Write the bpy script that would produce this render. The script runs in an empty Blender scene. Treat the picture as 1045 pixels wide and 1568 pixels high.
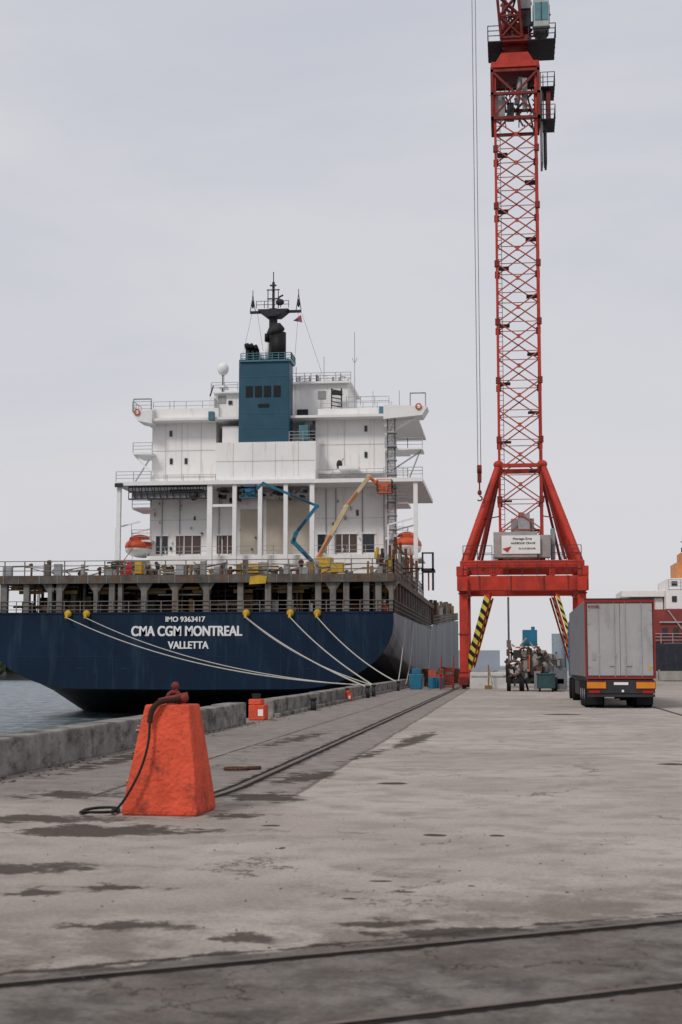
import bpy, math, random
from mathutils import Vector, Matrix, Quaternion
random.seed(7)
R=random.random
def U(a,b): return a+(b-a)*R()
scene=bpy.context.scene
# ---------------------------------------------------------------- materials
MATS={}
def mat(name,col,rough=.55,metal=0.0,var=.25,scale=1.5,dirt=None,damt=.35,dscale=(1,1,.15),dthr=.58,bump=.0,fine=0.0,spec=None):
    if name in MATS: return MATS[name]
    m=bpy.data.materials.new(name); m.use_nodes=True
    nt=m.node_tree; N=nt.nodes; L=nt.links
    b=N['Principled BSDF']; b.inputs['Roughness'].default_value=rough; b.inputs['Metallic'].default_value=metal
    b.inputs['Specular IOR Level'].default_value=(.5 if rough<.3 else .25 if rough<.7 else .12) if spec is None else spec
    tc=N.new('ShaderNodeTexCoord')
    n=N.new('ShaderNodeTexNoise'); n.inputs['Scale'].default_value=scale; n.inputs['Detail'].default_value=8; n.inputs['Roughness'].default_value=.65
    L.new(tc.outputs['Object'],n.inputs['Vector'])
    mr=N.new('ShaderNodeMapRange'); mr.inputs[1].default_value=.3; mr.inputs[2].default_value=.7; mr.inputs[3].default_value=1-var; mr.inputs[4].default_value=1+var*.4
    L.new(n.outputs['Fac'],mr.inputs[0])
    vm=N.new('ShaderNodeVectorMath'); vm.operation='SCALE'; vm.inputs[0].default_value=col[:3]
    L.new(mr.outputs[0],vm.inputs['Scale'])
    out=vm.outputs[0]
    if dirt:
        mp=N.new('ShaderNodeMapping'); mp.inputs['Scale'].default_value=dscale
        L.new(tc.outputs['Object'],mp.inputs[0])
        n2=N.new('ShaderNodeTexNoise'); n2.inputs['Scale'].default_value=1.6; n2.inputs['Detail'].default_value=7; n2.inputs['Roughness'].default_value=.7
        L.new(mp.outputs[0],n2.inputs['Vector'])
        m2=N.new('ShaderNodeMapRange'); m2.inputs[1].default_value=dthr; m2.inputs[2].default_value=dthr+.14; m2.inputs[4].default_value=damt
        L.new(n2.outputs['Fac'],m2.inputs[0])
        mx=N.new('ShaderNodeMix'); mx.data_type='RGBA'
        L.new(m2.outputs[0],mx.inputs['Factor']); L.new(out,mx.inputs['A']); mx.inputs['B'].default_value=(*dirt,1)
        out=mx.outputs['Result']
    L.new(out,b.inputs['Base Color'])
    if bump:
        bp=N.new('ShaderNodeBump'); bp.inputs['Strength'].default_value=bump; bp.inputs['Distance'].default_value=.03
        n3=N.new('ShaderNodeTexNoise'); n3.inputs['Scale'].default_value=scale*8; n3.inputs['Detail'].default_value=8
        L.new(tc.outputs['Object'],n3.inputs['Vector']); L.new(n3.outputs['Fac'],bp.inputs['Height']); L.new(bp.outputs[0],b.inputs['Normal'])
    MATS[name]=m; return m
RUST=(.22,.10,.05)
M_white=mat('ship_white_paint',(.82,.80,.78),.5,var=.08,scale=.5,dirt=(.42,.30,.22),damt=.55,dthr=.56,dscale=(1,1,.08))
M_white2=mat('ship_white_clean',(.80,.79,.78),.5,var=.08)
M_cream=mat('ship_cream_shaded',(.50,.44,.36),.6,var=.2,scale=.5)
M_shade=mat('ship_grey_paint',(.33,.33,.34),.6,var=.3)
M_railg=mat('rail_grey_paint',(.38,.38,.38),.6,var=.3)
M_blue=mat('hull_navy_paint',(.0065,.019,.043),.42,var=.3,scale=.4,dirt=(.022,.042,.07),damt=.7,dthr=.52,dscale=(1,1,.12),spec=.15)
M_teal=mat('funnel_teal_paint',(.026,.085,.13),.45,var=.2,scale=.6,dirt=(.05,.12,.16),damt=.5)
M_tealL=mat('teal_light_paint',(.08,.20,.24),.5)
M_black=mat('black_paint',(.010,.010,.011),.6)
M_dark=mat('dark_window_glass',(.02,.024,.03),.15,var=.3)
M_brown=mat('brown_curtain_glass',(.085,.05,.038),.25)
M_deck=mat('weathered_deck_steel',(.13,.115,.10),.8,var=.5,scale=1.2,dirt=(.14,.07,.035),damt=.8,dthr=.5)
M_col=mat('weathered_column_paint',(.20,.185,.17),.75,var=.4,scale=1.0,dirt=(.15,.08,.045),damt=.7,dthr=.52)
M_inner=mat('mooring_deck_bulkhead',(.030,.028,.027),.85,var=.5,scale=.8,dirt=(.08,.05,.03),damt=.6,dthr=.52)  # bulkhead colour darkened to stand in for the shade inside the deck
M_yel=mat('yellow_paint',(.58,.36,.03),.55,var=.35)
M_ochre=mat('ochre_pipe_paint',(.27,.17,.06),.7,var=.5,scale=2,dirt=RUST,damt=.6)
M_or=mat('orange_paint',(.66,.13,.03),.5,var=.25)
M_lbo=mat('lifeboat_orange',(.66,.11,.045),.5,var=.15)
M_rust=mat('rusty_steel',(.12,.06,.04),.85,var=.5,scale=4)
M_red=mat('crane_red_paint',(.50,.042,.024),.5,var=.3,scale=1.2,dirt=(.16,.03,.02),damt=.75,dthr=.53)
M_redD=mat('crane_dark_red',(.20,.026,.02),.55,var=.4)
M_redL=mat('crane_faded_red',(.44,.085,.06),.6,var=.3)
M_steel=mat('galvanised_steel',(.28,.28,.28),.5,metal=.3,var=.3)
M_dkst=mat('dark_steel',(.035,.036,.04),.65,var=.4)
M_conc=mat('wall_concrete',(.29,.27,.245),.95,var=.5,scale=1.6,dirt=(.06,.055,.048),damt=.85,dthr=.48,dscale=(.6,.6,1.3),bump=.8)
M_tyre=mat('tyre_rubber',(.015,.015,.015),.85)
M_bluel=mat('lift_blue_paint',(.02,.15,.25),.45)
M_creamL=mat('lift_cream_paint',(.55,.45,.28),.5)
M_rope=mat('mooring_rope',(.48,.45,.40),.9,scale=6)
M_glassT=mat('cab_teal_glass',(.10,.24,.27),.2)
# ---------------------------------------------------------------- geometry builder
class Part:
    def __init__(s,name,m,bevel=0,smooth=False):
        s.n=name; s.m=m; s.v=[]; s.f=[]; s.bevel=bevel; s.smooth=smooth
    def add(s,vs,fs):
        o=len(s.v); s.v+= [tuple(p) for p in vs]; s.f+=[tuple(i+o for i in f) for f in fs]; return s
    def box(s,x0,x1,y0,y1,z0,z1):
        return s.add([(x0,y0,z0),(x1,y0,z0),(x1,y1,z0),(x0,y1,z0),(x0,y0,z1),(x1,y0,z1),(x1,y1,z1),(x0,y1,z1)],
          [(0,3,2,1),(4,5,6,7),(0,1,5,4),(1,2,6,5),(2,3,7,6),(3,0,4,7)])
    def beam(s,a,b,w,h=None):
        a=Vector(a); b=Vector(b); h=h or w; d=(b-a); 
        if d.length<1e-6: return s
        d.normalize()
        up=Vector((0,0,1)) if abs(d.z)<.99 else Vector((0,1,0))
        r=d.cross(up).normalized(); u=r.cross(d).normalized()
        vs=[]
        for p in (a,b):
            for i,j in ((-1,-1),(1,-1),(1,1),(-1,1)): vs.append(p+r*(i*w/2)+u*(j*h/2))
        return s.add(vs,[(0,1,2,3),(7,6,5,4),(0,4,5,1),(1,5,6,2),(2,6,7,3),(3,7,4,0)])
    def tube(s,a,b,r0,r1=None,n=10):
        a=Vector(a); b=Vector(b); r1=r0 if r1 is None else r1
        d=(b-a).normalized(); up=Vector((0,0,1)) if abs(d.z)<.99 else Vector((0,1,0))
        r=d.cross(up).normalized(); u=r.cross(d).normalized(); vs=[]
        for p,q in ((a,r0),(b,r1)):
            for i in range(n):
                t=2*math.pi*i/n; vs.append(p+r*(math.cos(t)*q)+u*(math.sin(t)*q))
        fs=[(i,(i+1)%n,n+(i+1)%n,n+i) for i in range(n)]+[tuple(range(n))[::-1],tuple(range(n,2*n))]
        return s.add(vs,fs)
    def ell(s,c,rx,ry,rz,n=14,k=8):
        vs=[(c[0],c[1],c[2]-rz)]
        for j in range(1,k):
            ph=-math.pi/2+math.pi*j/k
            for i in range(n):
                t=2*math.pi*i/n; vs.append((c[0]+rx*math.cos(ph)*math.cos(t),c[1]+ry*math.cos(ph)*math.sin(t),c[2]+rz*math.sin(ph)))
        vs.append((c[0],c[1],c[2]+rz)); fs=[]
        for i in range(n): fs.append((0,1+(i+1)%n,1+i))
        for j in range(k-2):
            for i in range(n):
                a=1+j*n+i; b=1+j*n+(i+1)%n; fs.append((a,b,b+n,a+n))
        e=len(vs)-1; o=1+(k-2)*n
        for i in range(n): fs.append((o+i,o+(i+1)%n,e))
        return s.add(vs,fs)
    def prism(s,poly,y0,y1):   # poly of (x,z)
        n=len(poly); vs=[(x,y0,z) for x,z in poly]+[(x,y1,z) for x,z in poly]
        return s.add(vs,[tuple(range(n)),tuple(range(n,2*n))[::-1]]+[(i,i+n,(i+1)%n+n,(i+1)%n) for i in range(n)])
    def rail(s,a,b,h=1.1,step=1.6,n=3,r=.035):
        a=Vector(a); b=Vector(b); k=max(1,int((b-a).length/step))
        for i in range(k+1):
            p=a.lerp(b,i/k); s.beam(p,p+Vector((0,0,h)),r*2)
        for j in range(1,n+1):
            o=Vector((0,0,h*j/n)); s.beam(a+o,b+o,r*2*.8)
        return s
    def make(s,parent=None,loc=None):
        me=bpy.data.meshes.new(s.n); me.from_pydata(s.v,[],s.f); me.materials.append(s.m); me.update()
        ob=bpy.data.objects.new(s.n,me); scene.collection.objects.link(ob)
        import bmesh
        bm=bmesh.new(); bm.from_mesh(me); bmesh.ops.recalc_face_normals(bm,faces=bm.faces); bm.to_mesh(me); bm.free()
        if s.smooth:
            for p in me.polygons: p.use_smooth=True
        if s.bevel:
            md=ob.modifiers.new('bevel','BEVEL'); md.width=s.bevel; md.segments=2; md.limit_method='ANGLE'
        if parent:
            ob.parent=parent; ob.matrix_parent_inverse=Matrix.Translation(-parent.location)
        return ob
def group(name,loc,parts):
    e=bpy.data.objects.new(name,None); e.location=loc; e.empty_display_size=.5; scene.collection.objects.link(e)
    for p in parts:
        if isinstance(p,Part):
            if p.v: p.make(e)
        else:
            p.parent=e; p.matrix_parent_inverse=Matrix.Translation(-e.location)
    return e
def curve(name,pts,r,m,cyc=False):
    c=bpy.data.curves.new(name,'CURVE'); c.dimensions='3D'; c.bevel_depth=r; c.bevel_resolution=3
    sp=c.splines.new('NURBS'); sp.points.add(len(pts)-1)
    for i,p in enumerate(pts): sp.points[i].co=(*p,1)
    sp.use_endpoint_u=True; sp.order_u=3; sp.use_cyclic_u=cyc
    c.materials.append(m); o=bpy.data.objects.new(name,c); scene.collection.objects.link(o); return o
def text(name,body,loc,size,m,rot=(math.pi/2,0,0),off=0,sx=1,align='CENTER'):
    c=bpy.data.curves.new(name,'FONT'); c.body=body; c.size=size; c.align_x=align; c.align_y='CENTER'; c.extrude=.01; c.offset=off
    c.materials.append(m); o=bpy.data.objects.new(name,c); o.location=loc; o.rotation_euler=rot; o.scale=(sx,1,1); scene.collection.objects.link(o); return o
def boldtext(name,body,loc,size,m,w,sx=1):
    o=[]
    for k,(dx,dz) in enumerate(((-w,-w*.5),(w,-w*.5),(0,0),(-w,w*.5),(w,w*.5))):
        o.append(text(name+'_%d'%k,body,(loc[0]+dx,loc[1]-.004*k,loc[2]+dz),size,m,off=.004,sx=sx))
    return o

# ================================================================ GROUND
GX0=-7.85
g=Part('concrete_quay_ground',None)
gm=bpy.data.materials.new('quay_concrete'); gm.use_nodes=True; g.m=gm
g.add([(GX0,-30,0),(500,-30,0),(500,142,0),(15,142,0),(15,420,0),(GX0,420,0)],[(0,1,2,3,4,5)])
gobj=g.make()
nt=gm.node_tree; N=nt.nodes; L=nt.links; B=N['Principled BSDF']; B.inputs['Roughness'].default_value=.9; B.inputs['Specular IOR Level'].default_value=.05
geo=N.new('ShaderNodeNewGeometry'); POS=geo.outputs['Position']
def noise(scale,detail=8,rough=.6,vec=None,dist=0):
    n=N.new('ShaderNodeTexNoise'); n.inputs['Scale'].default_value=scale; n.inputs['Detail'].default_value=detail; n.inputs['Roughness'].default_value=rough; n.inputs['Distortion'].default_value=dist
    L.new(vec or POS,n.inputs['Vector']); return n
def rng(sock,a,b,c,d,smooth=True):
    m=N.new('ShaderNodeMapRange'); m.interpolation_type='SMOOTHSTEP' if smooth else 'LINEAR'
    for i,v in zip((1,2,3,4),(a,b,c,d)): m.inputs[i].default_value=v
    L.new(sock,m.inputs[0]); return m.outputs[0]
def mth(op,a,b=0.0):
    m=N.new('ShaderNodeMath'); m.operation=op
    for i,v in enumerate((a,b)):
        if isinstance(v,(int,float)): m.inputs[i].default_value=v
        else: L.new(v,m.inputs[i])
    return m.outputs[0]
def mix(f,a,b,mode='MIX'):
    m=N.new('ShaderNodeMix'); m.data_type='RGBA'; m.blend_type=mode
    if isinstance(f,(int,float)): m.inputs['Factor'].default_value=f
    else: L.new(f,m.inputs['Factor'])
    for k,v in (('A',a),('B',b)):
        if isinstance(v,tuple): m.inputs[k].default_value=(*v,1)
        else: L.new(v,m.inputs[k])
    return m.outputs['Result']
def mapping(vec,loc=(0,0,0),rot=0,scale=(1,1,1),typ='POINT'):
    m=N.new('ShaderNodeMapping'); m.vector_type=typ; m.inputs['Location'].default_value=loc; m.inputs['Rotation'].default_value=(0,0,rot); m.inputs['Scale'].default_value=scale
    L.new(vec,m.inputs[0]); return m.outputs[0]
big=noise(.22,6,.6).outputs['Fac']; mid=noise(1.7,8,.65).outputs['Fac']; fin=noise(28,6,.7).outputs['Fac']; vf=noise(120,3,.6).outputs['Fac']
rag=noise(2.6,9,.72).outputs['Fac']; rag2=noise(7,8,.7).outputs['Fac']
col=mix(rng(big,.35,.65,0,1),(.37,.318,.283),(.48,.42,.378))
col=mix(rng(mid,.45,.62,0,.6),col,(.30,.257,.228))
col=mix(mth('MULTIPLY',rng(noise(.6,8,.75).outputs['Fac'],.55,.66,0,.6),1.0),col,(.24,.205,.18))
ringv=mapping(POS,loc=(-14,10,0)); w=N.new('ShaderNodeTexWave'); w.wave_type='RINGS'; w.rings_direction='Z'; w.inputs['Scale'].default_value=.35; w.inputs['Distortion'].default_value=3; w.inputs['Detail'].default_value=4; w.inputs['Detail Scale'].default_value=.4
L.new(ringv,w.inputs['Vector'])
col=mix(mth('MULTIPLY',rng(w.outputs['Fac'],.6,1,0,.4),rng(noise(.3,3,.5).outputs['Fac'],.5,.65,0,1)),col,(.25,.22,.20))
dn=noise(1.3,7,.7); dv=N.new('ShaderNodeVectorMath'); dv.operation='SUBTRACT'; L.new(dn.outputs['Color'],dv.inputs[0]); dv.inputs[1].default_value=(.5,.5,.5)
def disp(k):
    ds=N.new('ShaderNodeVectorMath'); ds.operation='SCALE'; ds.inputs['Scale'].default_value=k; L.new(dv.outputs[0],ds.inputs[0])
    da=N.new('ShaderNodeVectorMath'); da.operation='ADD'; L.new(ds.outputs[0],da.inputs[0]); L.new(POS,da.inputs[1]); return da.outputs[0]
DP=disp(.7); DP2=disp(.25)
sp=N.new('ShaderNodeSeparateXYZ'); L.new(DP2,sp.inputs[0]); PX,PY=sp.outputs[0],sp.outputs[1]
lane=mth('MULTIPLY',rng(PX,-2.72,-2.62,1,0),rng(PY,15.5,17.5,.25,1))
col=mix(mth('MULTIPLY',lane,rng(rag,.35,.6,.5,.9)),col,(.21,.185,.168))
rb=mth('MULTIPLY',rng(mth('ADD',mth('MULTIPLY',mth('ABSOLUTE',mth('ADD',PX,3.55)),-2.2),mth('MULTIPLY',rag,1.2)),.05,.35,0,.8),rng(PY,16,18,0,1))
col=mix(rb,col,(.095,.082,.073))
edge=mth('MULTIPLY',rng(mth('ADD',mth('MULTIPLY',mth('ABSOLUTE',mth('ADD',PX,2.66)),-5),mth('MULTIPLY',rag,1.2)),.30,.5,0,.7),rng(PY,16,18,0,1))
col=mix(edge,col,(.10,.085,.075))
# asphalt near railway track (line through (-2.55,7.09) dir (.848,.53))
dline=mth('SUBTRACT',mth('MULTIPLY',mth('ADD',PX,2.55),.53),mth('MULTIPLY',mth('SUBTRACT',PY,7.09),.848))
asph=rng(mth('ADD',dline,mth('MULTIPLY',mth('SUBTRACT',rag,.5),.5)),-.27,-.20,0,1)
acol=mix(rng(noise(2.2,8,.7).outputs['Fac'],.38,.62,0,1),(.105,.092,.083),(.22,.197,.18))
col=mix(asph,col,acol)
belt=mth('MULTIPLY',rng(dline,-2.8,-.3,0,1),rng(noise(.8,8,.78).outputs['Fac'],.44,.58,0,.7))
col=mix(belt,col,(.155,.13,.112))
tb1=rng(mth('ADD',mth('MULTIPLY',mth('ABSOLUTE',mth('ADD',dline,.0)),-4.0),mth('MULTIPLY',rag2,1.5)),.45,.7,0,.85)
tb2=rng(mth('ADD',mth('MULTIPLY',mth('ABSOLUTE',mth('ADD',dline,.27)),-5.0),mth('MULTIPLY',rag,1.5)),.50,.68,0,.85)
tb3=rng(mth('ADD',mth('MULTIPLY',mth('ABSOLUTE',mth('ADD',dline,-1.435)),-4.0),mth('MULTIPLY',rag2,1.5)),.5,.75,0,.8)
col=mix(mth('MAXIMUM',tb1,mth('MAXIMUM',tb2,tb3)),col,(.045,.036,.030))
def stain_and_shadow(cx,cy,rx,ry,ang,st,vec):
    v=mapping(vec,(cx,cy,0),ang,(rx,ry,1e6),'TEXTURE')
    l=N.new('ShaderNodeVectorMath'); l.operation='LENGTH'; L.new(v,l.inputs[0]); return rng(l.outputs['Value'],.1,1.6,st,0,False)
mask=None
for s_ in [(-3.95,13.7,1.25,.55,.05,1),(-4.9,14.6,1.3,.5,0,.9),(-2.95,17.3,.5,.8,.2,1),(-3.0,15.2,.7,.35,.2,.9),(-3.8,11.1,.7,.4,.1,.85),(-2.0,31,.32,4,-.05,1),(-1.54,8.47,.2,.24,0,1),(-2.3,8.8,.6,.25,.3,.8),  # one patch paints the orange block's shadow at its right base
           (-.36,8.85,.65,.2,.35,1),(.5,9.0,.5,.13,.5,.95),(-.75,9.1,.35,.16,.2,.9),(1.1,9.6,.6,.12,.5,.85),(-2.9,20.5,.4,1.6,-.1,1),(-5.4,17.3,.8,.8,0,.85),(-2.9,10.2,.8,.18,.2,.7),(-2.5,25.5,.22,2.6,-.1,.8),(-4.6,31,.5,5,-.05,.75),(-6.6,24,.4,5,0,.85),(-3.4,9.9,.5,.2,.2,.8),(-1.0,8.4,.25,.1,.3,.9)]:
    o=stain_and_shadow(*s_,DP); mask=o if mask is None else mth('MAXIMUM',mask,o)
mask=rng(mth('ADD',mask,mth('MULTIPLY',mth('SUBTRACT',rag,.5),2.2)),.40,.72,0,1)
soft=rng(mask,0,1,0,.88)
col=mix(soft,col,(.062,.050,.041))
m2=None
for s_ in [(-.73,13.7,.12,.10,0,1),(-.15,13.7,.10,.09,.2,1),(-.97,10.75,.10,.05,0,1),(-.72,10.3,.08,.05,0,1),(-1.12,9.95,.05,.05,0,1),(2.62,23.8,.3,.25,0,1),(1.7,47,.7,.6,0,1),(-1.6,19.5,.25,.2,0,1),(-2.4,14.3,.15,.08,0,.8),(-.3,10.6,.03,.04,0,1),(-.05,13,.02,.05,0,1),(-2,12.6,.03,.08,0,1),(.4,10.4,.02,.04,0,1)]:
    o=stain_and_shadow(*s_,DP2); m2=o if m2 is None else mth('MAXIMUM',m2,o)
m2=rng(mth('ADD',m2,mth('MULTIPLY',mth('SUBTRACT',rag2,.5),.8)),.42,.55,0,1)
col=mix(mth('MULTIPLY',m2,.92),col,(.045,.037,.032))
# scattered small pits
pit=rng(noise(5.5,3,.5).outputs['Fac'],.735,.76,0,.75); col=mix(pit,col,(.08,.065,.055))
vo=N.new('ShaderNodeTexVoronoi'); vo.feature='DISTANCE_TO_EDGE'; vo.inputs['Scale'].default_value=.33; L.new(disp(1.6),vo.inputs['Vector'])
crk=mth('MULTIPLY',rng(vo.outputs['Distance'],.0,.008,1,0),rng(noise(.35,3,.5).outputs['Fac'],.50,.58,0,.85))
vo2=N.new('ShaderNodeTexVoronoi'); vo2.feature='DISTANCE_TO_EDGE'; vo2.inputs['Scale'].default_value=1.1; L.new(disp(1.2),vo2.inputs['Vector'])
crk2=mth('MULTIPLY',rng(vo2.outputs['Distance'],.0,.02,.85,0),mth('MULTIPLY',asph,rng(noise(.8,3,.5).outputs['Fac'],.48,.56,0,1)))
crk=mth('MAXIMUM',crk,crk2)
col=mix(crk,col,(.06,.05,.042))
col=mix(1,col,mix(rng(fin,.25,.75,0,1),(.78,.78,.78),(1.16,1.16,1.16)),'MULTIPLY')
col=mix(1,col,mix(rng(vf,.3,.7,0,1),(.82,.82,.82),(1.14,1.14,1.14)),'MULTIPLY')
L.new(col,B.inputs['Base Color'])
bp=N.new('ShaderNodeBump'); bp.inputs['Strength'].default_value=.55; bp.inputs['Distance'].default_value=.02
L.new(mth('ADD',mth('ADD',mid,mth('MULTIPLY',fin,.5)),mth('MULTIPLY',crk,-1.2)),bp.inputs['Height']); L.new(bp.outputs[0],B.inputs['Normal'])

M_qf=mat('quay_face_concrete',(.13,.12,.11),.9,var=.4)
q=Part('quay_edge_face',M_qf); q.box(GX0-.02,GX0+.5,-30,420,-8,-.01); q.box(14.5,15.02,142.5,420,-8,-.01); q.box(14.5,500,141.5,142.03,-8,-.01)
group('quay_edge',(GX0,60,0),[q])

# water
wm=bpy.data.materials.new('harbour_water'); wm.use_nodes=True; nt=wm.node_tree; N=nt.nodes; L=nt.links; b=N['Principled BSDF']
b.inputs['Roughness'].default_value=.28; b.inputs['IOR'].default_value=1.33; b.inputs['Specular IOR Level'].default_value=.35
geo=N.new('ShaderNodeNewGeometry'); POS=geo.outputs['Position']
n1=noise(.9,7,.65,vec=mapping(POS,scale=(1,.45,1))); n2=noise(.25,4,.5,vec=mapping(POS,scale=(1,.5,1)))
L.new(mix(rng(n1.outputs['Fac'],.4,.62,0,1),(.06,.09,.11),(.22,.27,.30)),b.inputs['Base Color'])
bp=N.new('ShaderNodeBump'); bp.inputs['Strength'].default_value=1; bp.inputs['Distance'].default_value=.7
L.new(mth('ADD',n1.outputs['Fac'],mth('MULTIPLY',n2.outputs['Fac'],1.5)),bp.inputs['Height']); L.new(bp.outputs[0],b.inputs['Normal'])
wp=Part('harbour_water',wm); wp.add([(-4000,-200,-2.3),(4000,-200,-2.3),(4000,6000,-2.3),(-4000,6000,-2.3)],[(0,1,2,3)]); wp.make()

# parapet wall along the quay
wall=Part('parapet_blocks',M_conc,bevel=.04)
y=2
while y<38:
    l=U(5.2,6.4); l=min(l,39-y); wall.box(-7.72+U(-.02,.02),-7.2+U(-.015,.02),y,y+l-.03,-.02,.56+U(-.02,.02)); y+=l
y=43.5
while y<135:
    l=U(5,7); wall.box(-7.72+U(-.02,.02),-7.2+U(-.02,.02),y,y+l-.05,-.02,.55+U(-.03,.03)); y+=l
group('parapet_wall',(-7.4,60,0),[wall])
kb=Part('kerb_strip',M_conc,bevel=.02); kb.box(-7.17,-7.0,43.5,120,-.02,.12); group('quay_kerb',(-7.1,80,0),[kb])

# crane rails (embedded)
M_railtop=mat('worn_rail_steel',(.17,.13,.105),.6,metal=.2,var=.4,scale=3)
M_groove=mat('rail_groove_dark',(.020,.016,.013),.95,var=.5,scale=3)  # flat dark strips drawn in place of sunken grooves
def sample(path,step):
    pts=[]
    for a,b in zip(path[:-1],path[1:]):
        a=Vector(a);b=Vector(b); k=max(1,int((b-a).length/step))
        for i in range(k): pts.append(a.lerp(b,i/k))
    pts.append(Vector(path[-1])); return pts
def ribbon(part,path,off0,off1,z,step=.5,jit=0):
    pts=sample(path,step); n=len(pts); vs=[];fs=[]
    for i,p in enumerate(pts):
        d=(pts[min(i+1,n-1)]-pts[max(i-1,0)]).normalized(); nrm=Vector((d.y,-d.x,0))
        vs+= [p+nrm*(off0+U(-jit,jit))+Vector((0,0,z)),p+nrm*(off1+U(-jit,jit))+Vector((0,0,z))]
    for i in range(n-1): fs.append((2*i,2*i+1,2*i+3,2*i+2))
    part.add(vs,fs)
def bez(p0,p1,p2,p3,n=24):
    p0,p1,p2,p3=map(Vector,(p0,p1,p2,p3)); o=[]
    for i in range(n+1):
        t=i/n; o.append(p0*(1-t)**3+p1*3*t*(1-t)**2+p2*3*t*t*(1-t)+p3*t**3)
    return o
qpath=bez((-4.05,15.7,0),(-3.75,16.3,0),(-3.56,17.2,0),(-3.55,19,0))+[Vector((-3.55,400,0))]
rt=Part('rail_head',M_railtop); gr=Part('groove',M_groove)
ribbon(gr,qpath,-.13,-.045,.004,.25,.018); ribbon(gr,qpath,.045,.12,.004,.25,.018); ribbon(rt,qpath,-.045,.045,.009,1)
group('crane_rail',(-3.55,100,0),[rt,gr])
rt=Part('rail_head',M_railtop); gr=Part('groove',M_groove)
p5=[(5.45,30,0),(5.45,400,0)]
ribbon(gr,p5,-.08,.08,.004,.5,.008); ribbon(rt,p5,-.03,.03,.009,2)
group('crane_rail',(5.45,100,0),[rt,gr])
d=Vector((.848,.53,0)); nn=Vector((.53,-.848,0))
P0=Vector((-2.55,7.09,0))
rt=Part('rail_heads',M_railtop); gr=Part('flange_grooves',M_groove)
for k in (0,1.435):
    a=P0-d*14+nn*k; b_=P0+d*30+nn*k
    pp=[a.lerp(b_,i/40)+nn*(.02*math.sin(i*.5)) for i in range(41)]
    ribbon(gr,pp,-.012,.045,.004,.05,.012); ribbon(gr,pp,-.075,-.060,.004,.05,.012); ribbon(rt,pp,-.060,-.012,.009,.5)
group('railway_track',(0,8.5,0),[rt,gr])
M_joint=mat('slab_joint_dirt',(.12,.10,.09),.95,var=.5,scale=3)
j=Part('joint_lines',M_joint)
for x in (-5.1,): ribbon(j,[(x,17,0),(x,300,0)],-.02,.02,.004,.4,.018)
for yy in (41,85): ribbon(j,[(-7,yy,0),(14,yy+.3,0)],-.015,.015,.006,.3,.02)
group('slab_joints',(0,30,0),[j])
pb=Part('loose_gravel',mat('debris_stone',(.12,.10,.085),.95))
for i in range(420):
    Y=7+30*R()**1.4; X=U(-.36,.24)*Y
    if X<-7: continue
    r=U(.003,.009); pb.ell((X,Y,r*.4),r*U(.8,1.6),r,r*.6,5,3)
for i in range(260):
    X=-7.15+abs(random.gauss(0,.25)); Y=U(17,60); r=U(.008,.03); pb.ell((X,Y,r*.3),r*1.3,r,r*.6,5,3)
pb.make()

# ================================================================ FOREGROUND ORANGE BARRIER BLOCK
M_block=mat('orange_block_paint',(.72,.105,.055),.8,var=.35,scale=3,dirt=(.22,.05,.035),damt=.85,dthr=.55,dscale=(2,2,1.4),bump=.9,spec=.1)
M_blockw=mat('block_scuff',(.62,.28,.22),.9,var=.3,scale=5)
M_blockd=mat('block_chip_dark',(.10,.045,.035),.95,var=.3,scale=5)
bl=Part('concrete_body',M_block,bevel=.02)
c=Vector((-3.70,15.45,0)); rz=math.radians(-3)
def rot(p): 
    x,y_,z=p; return (c.x+x*math.cos(rz)-y_*math.sin(rz), c.y+x*math.sin(rz)+y_*math.cos(rz), z)
prof=[(0,.415,.40),(.05,.42,.405),(.16,.40,.385),(.5,.355,.335),(1.0,.275,.255),(1.17,.245,.225)]
vs=[];fs=[]
for z,hx,hy in prof:
    for i in range(4):
        sx,sy=[(-1,-1),(1,-1),(1,1),(-1,1)][i]
        vs.append(rot((sx*hx+ .02*z+U(-.006,.006),sy*hy+U(-.006,.006),z)))
fs.append((3,2,1,0))
for k in range(len(prof)-1):
    for i in range(4): fs.append((k*4+i,k*4+(i+1)%4,k*4+4+(i+1)%4,k*4+4+i))
e=(len(prof)-1)*4; fs.append((e,e+1,e+2,e+3)); bl.add(vs,fs)
sc=Part('paint_chips',M_blockw); sd=Part('dark_chips',M_blockd)
for i in range(60):
    z=U(.04,1.12); t=z/1.19; hx=.41-.16*t; hy=.40-.178*t
    edge_=R()<.5
    x=(hx+.0)*random.choice([-1,1]) if edge_ else U(-hx*.9,hx*.9); s_=U(.004,.016)
    (sc if R()<.5 else sd).ell(rot((x,-hy-.002+(.01 if edge_ else 0),z)),s_*U(.8,2),.004 if not edge_ else .01,s_*U(.7,1.6),7,4)
hk=Part('lifting_shackle',mat('shackle_red_steel',(.22,.04,.03),.65,var=.4,scale=9),smooth=True)
def torus(part,c,R_,r,axis='y',a0=0,a1=2*math.pi,n=16):
    pts=[]
    for i in range(n+1):
        t=a0+(a1-a0)*i/n
        pts.append(Vector(c)+(Vector((math.cos(t)*R_,0,math.sin(t)*R_)) if axis=='y' else Vector((0,math.cos(t)*R_,math.sin(t)*R_)) if axis=='x' else Vector((math.cos(t)*R_,math.sin(t)*R_,0))))
    for i in range(n): part.tube(pts[i],pts[i+1],r,r,8)
torus(hk,(c.x+.05,c.y-.05,1.23),.075,.024,'y')
hk.tube((c.x-.12,c.y-.06,1.21),(c.x+.2,c.y-.06,1.28),.025,.025,10); hk.ell((c.x+.06,c.y-.05,1.37),.045,.035,.045,8,6); hk.tube((c.x+.08,c.y-.05,1.27),(c.x+.06,c.y-.05,1.38),.02,.02,8)
hk.ell((c.x+.17,c.y-.08,1.24),.05,.045,.055,8,6)
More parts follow.
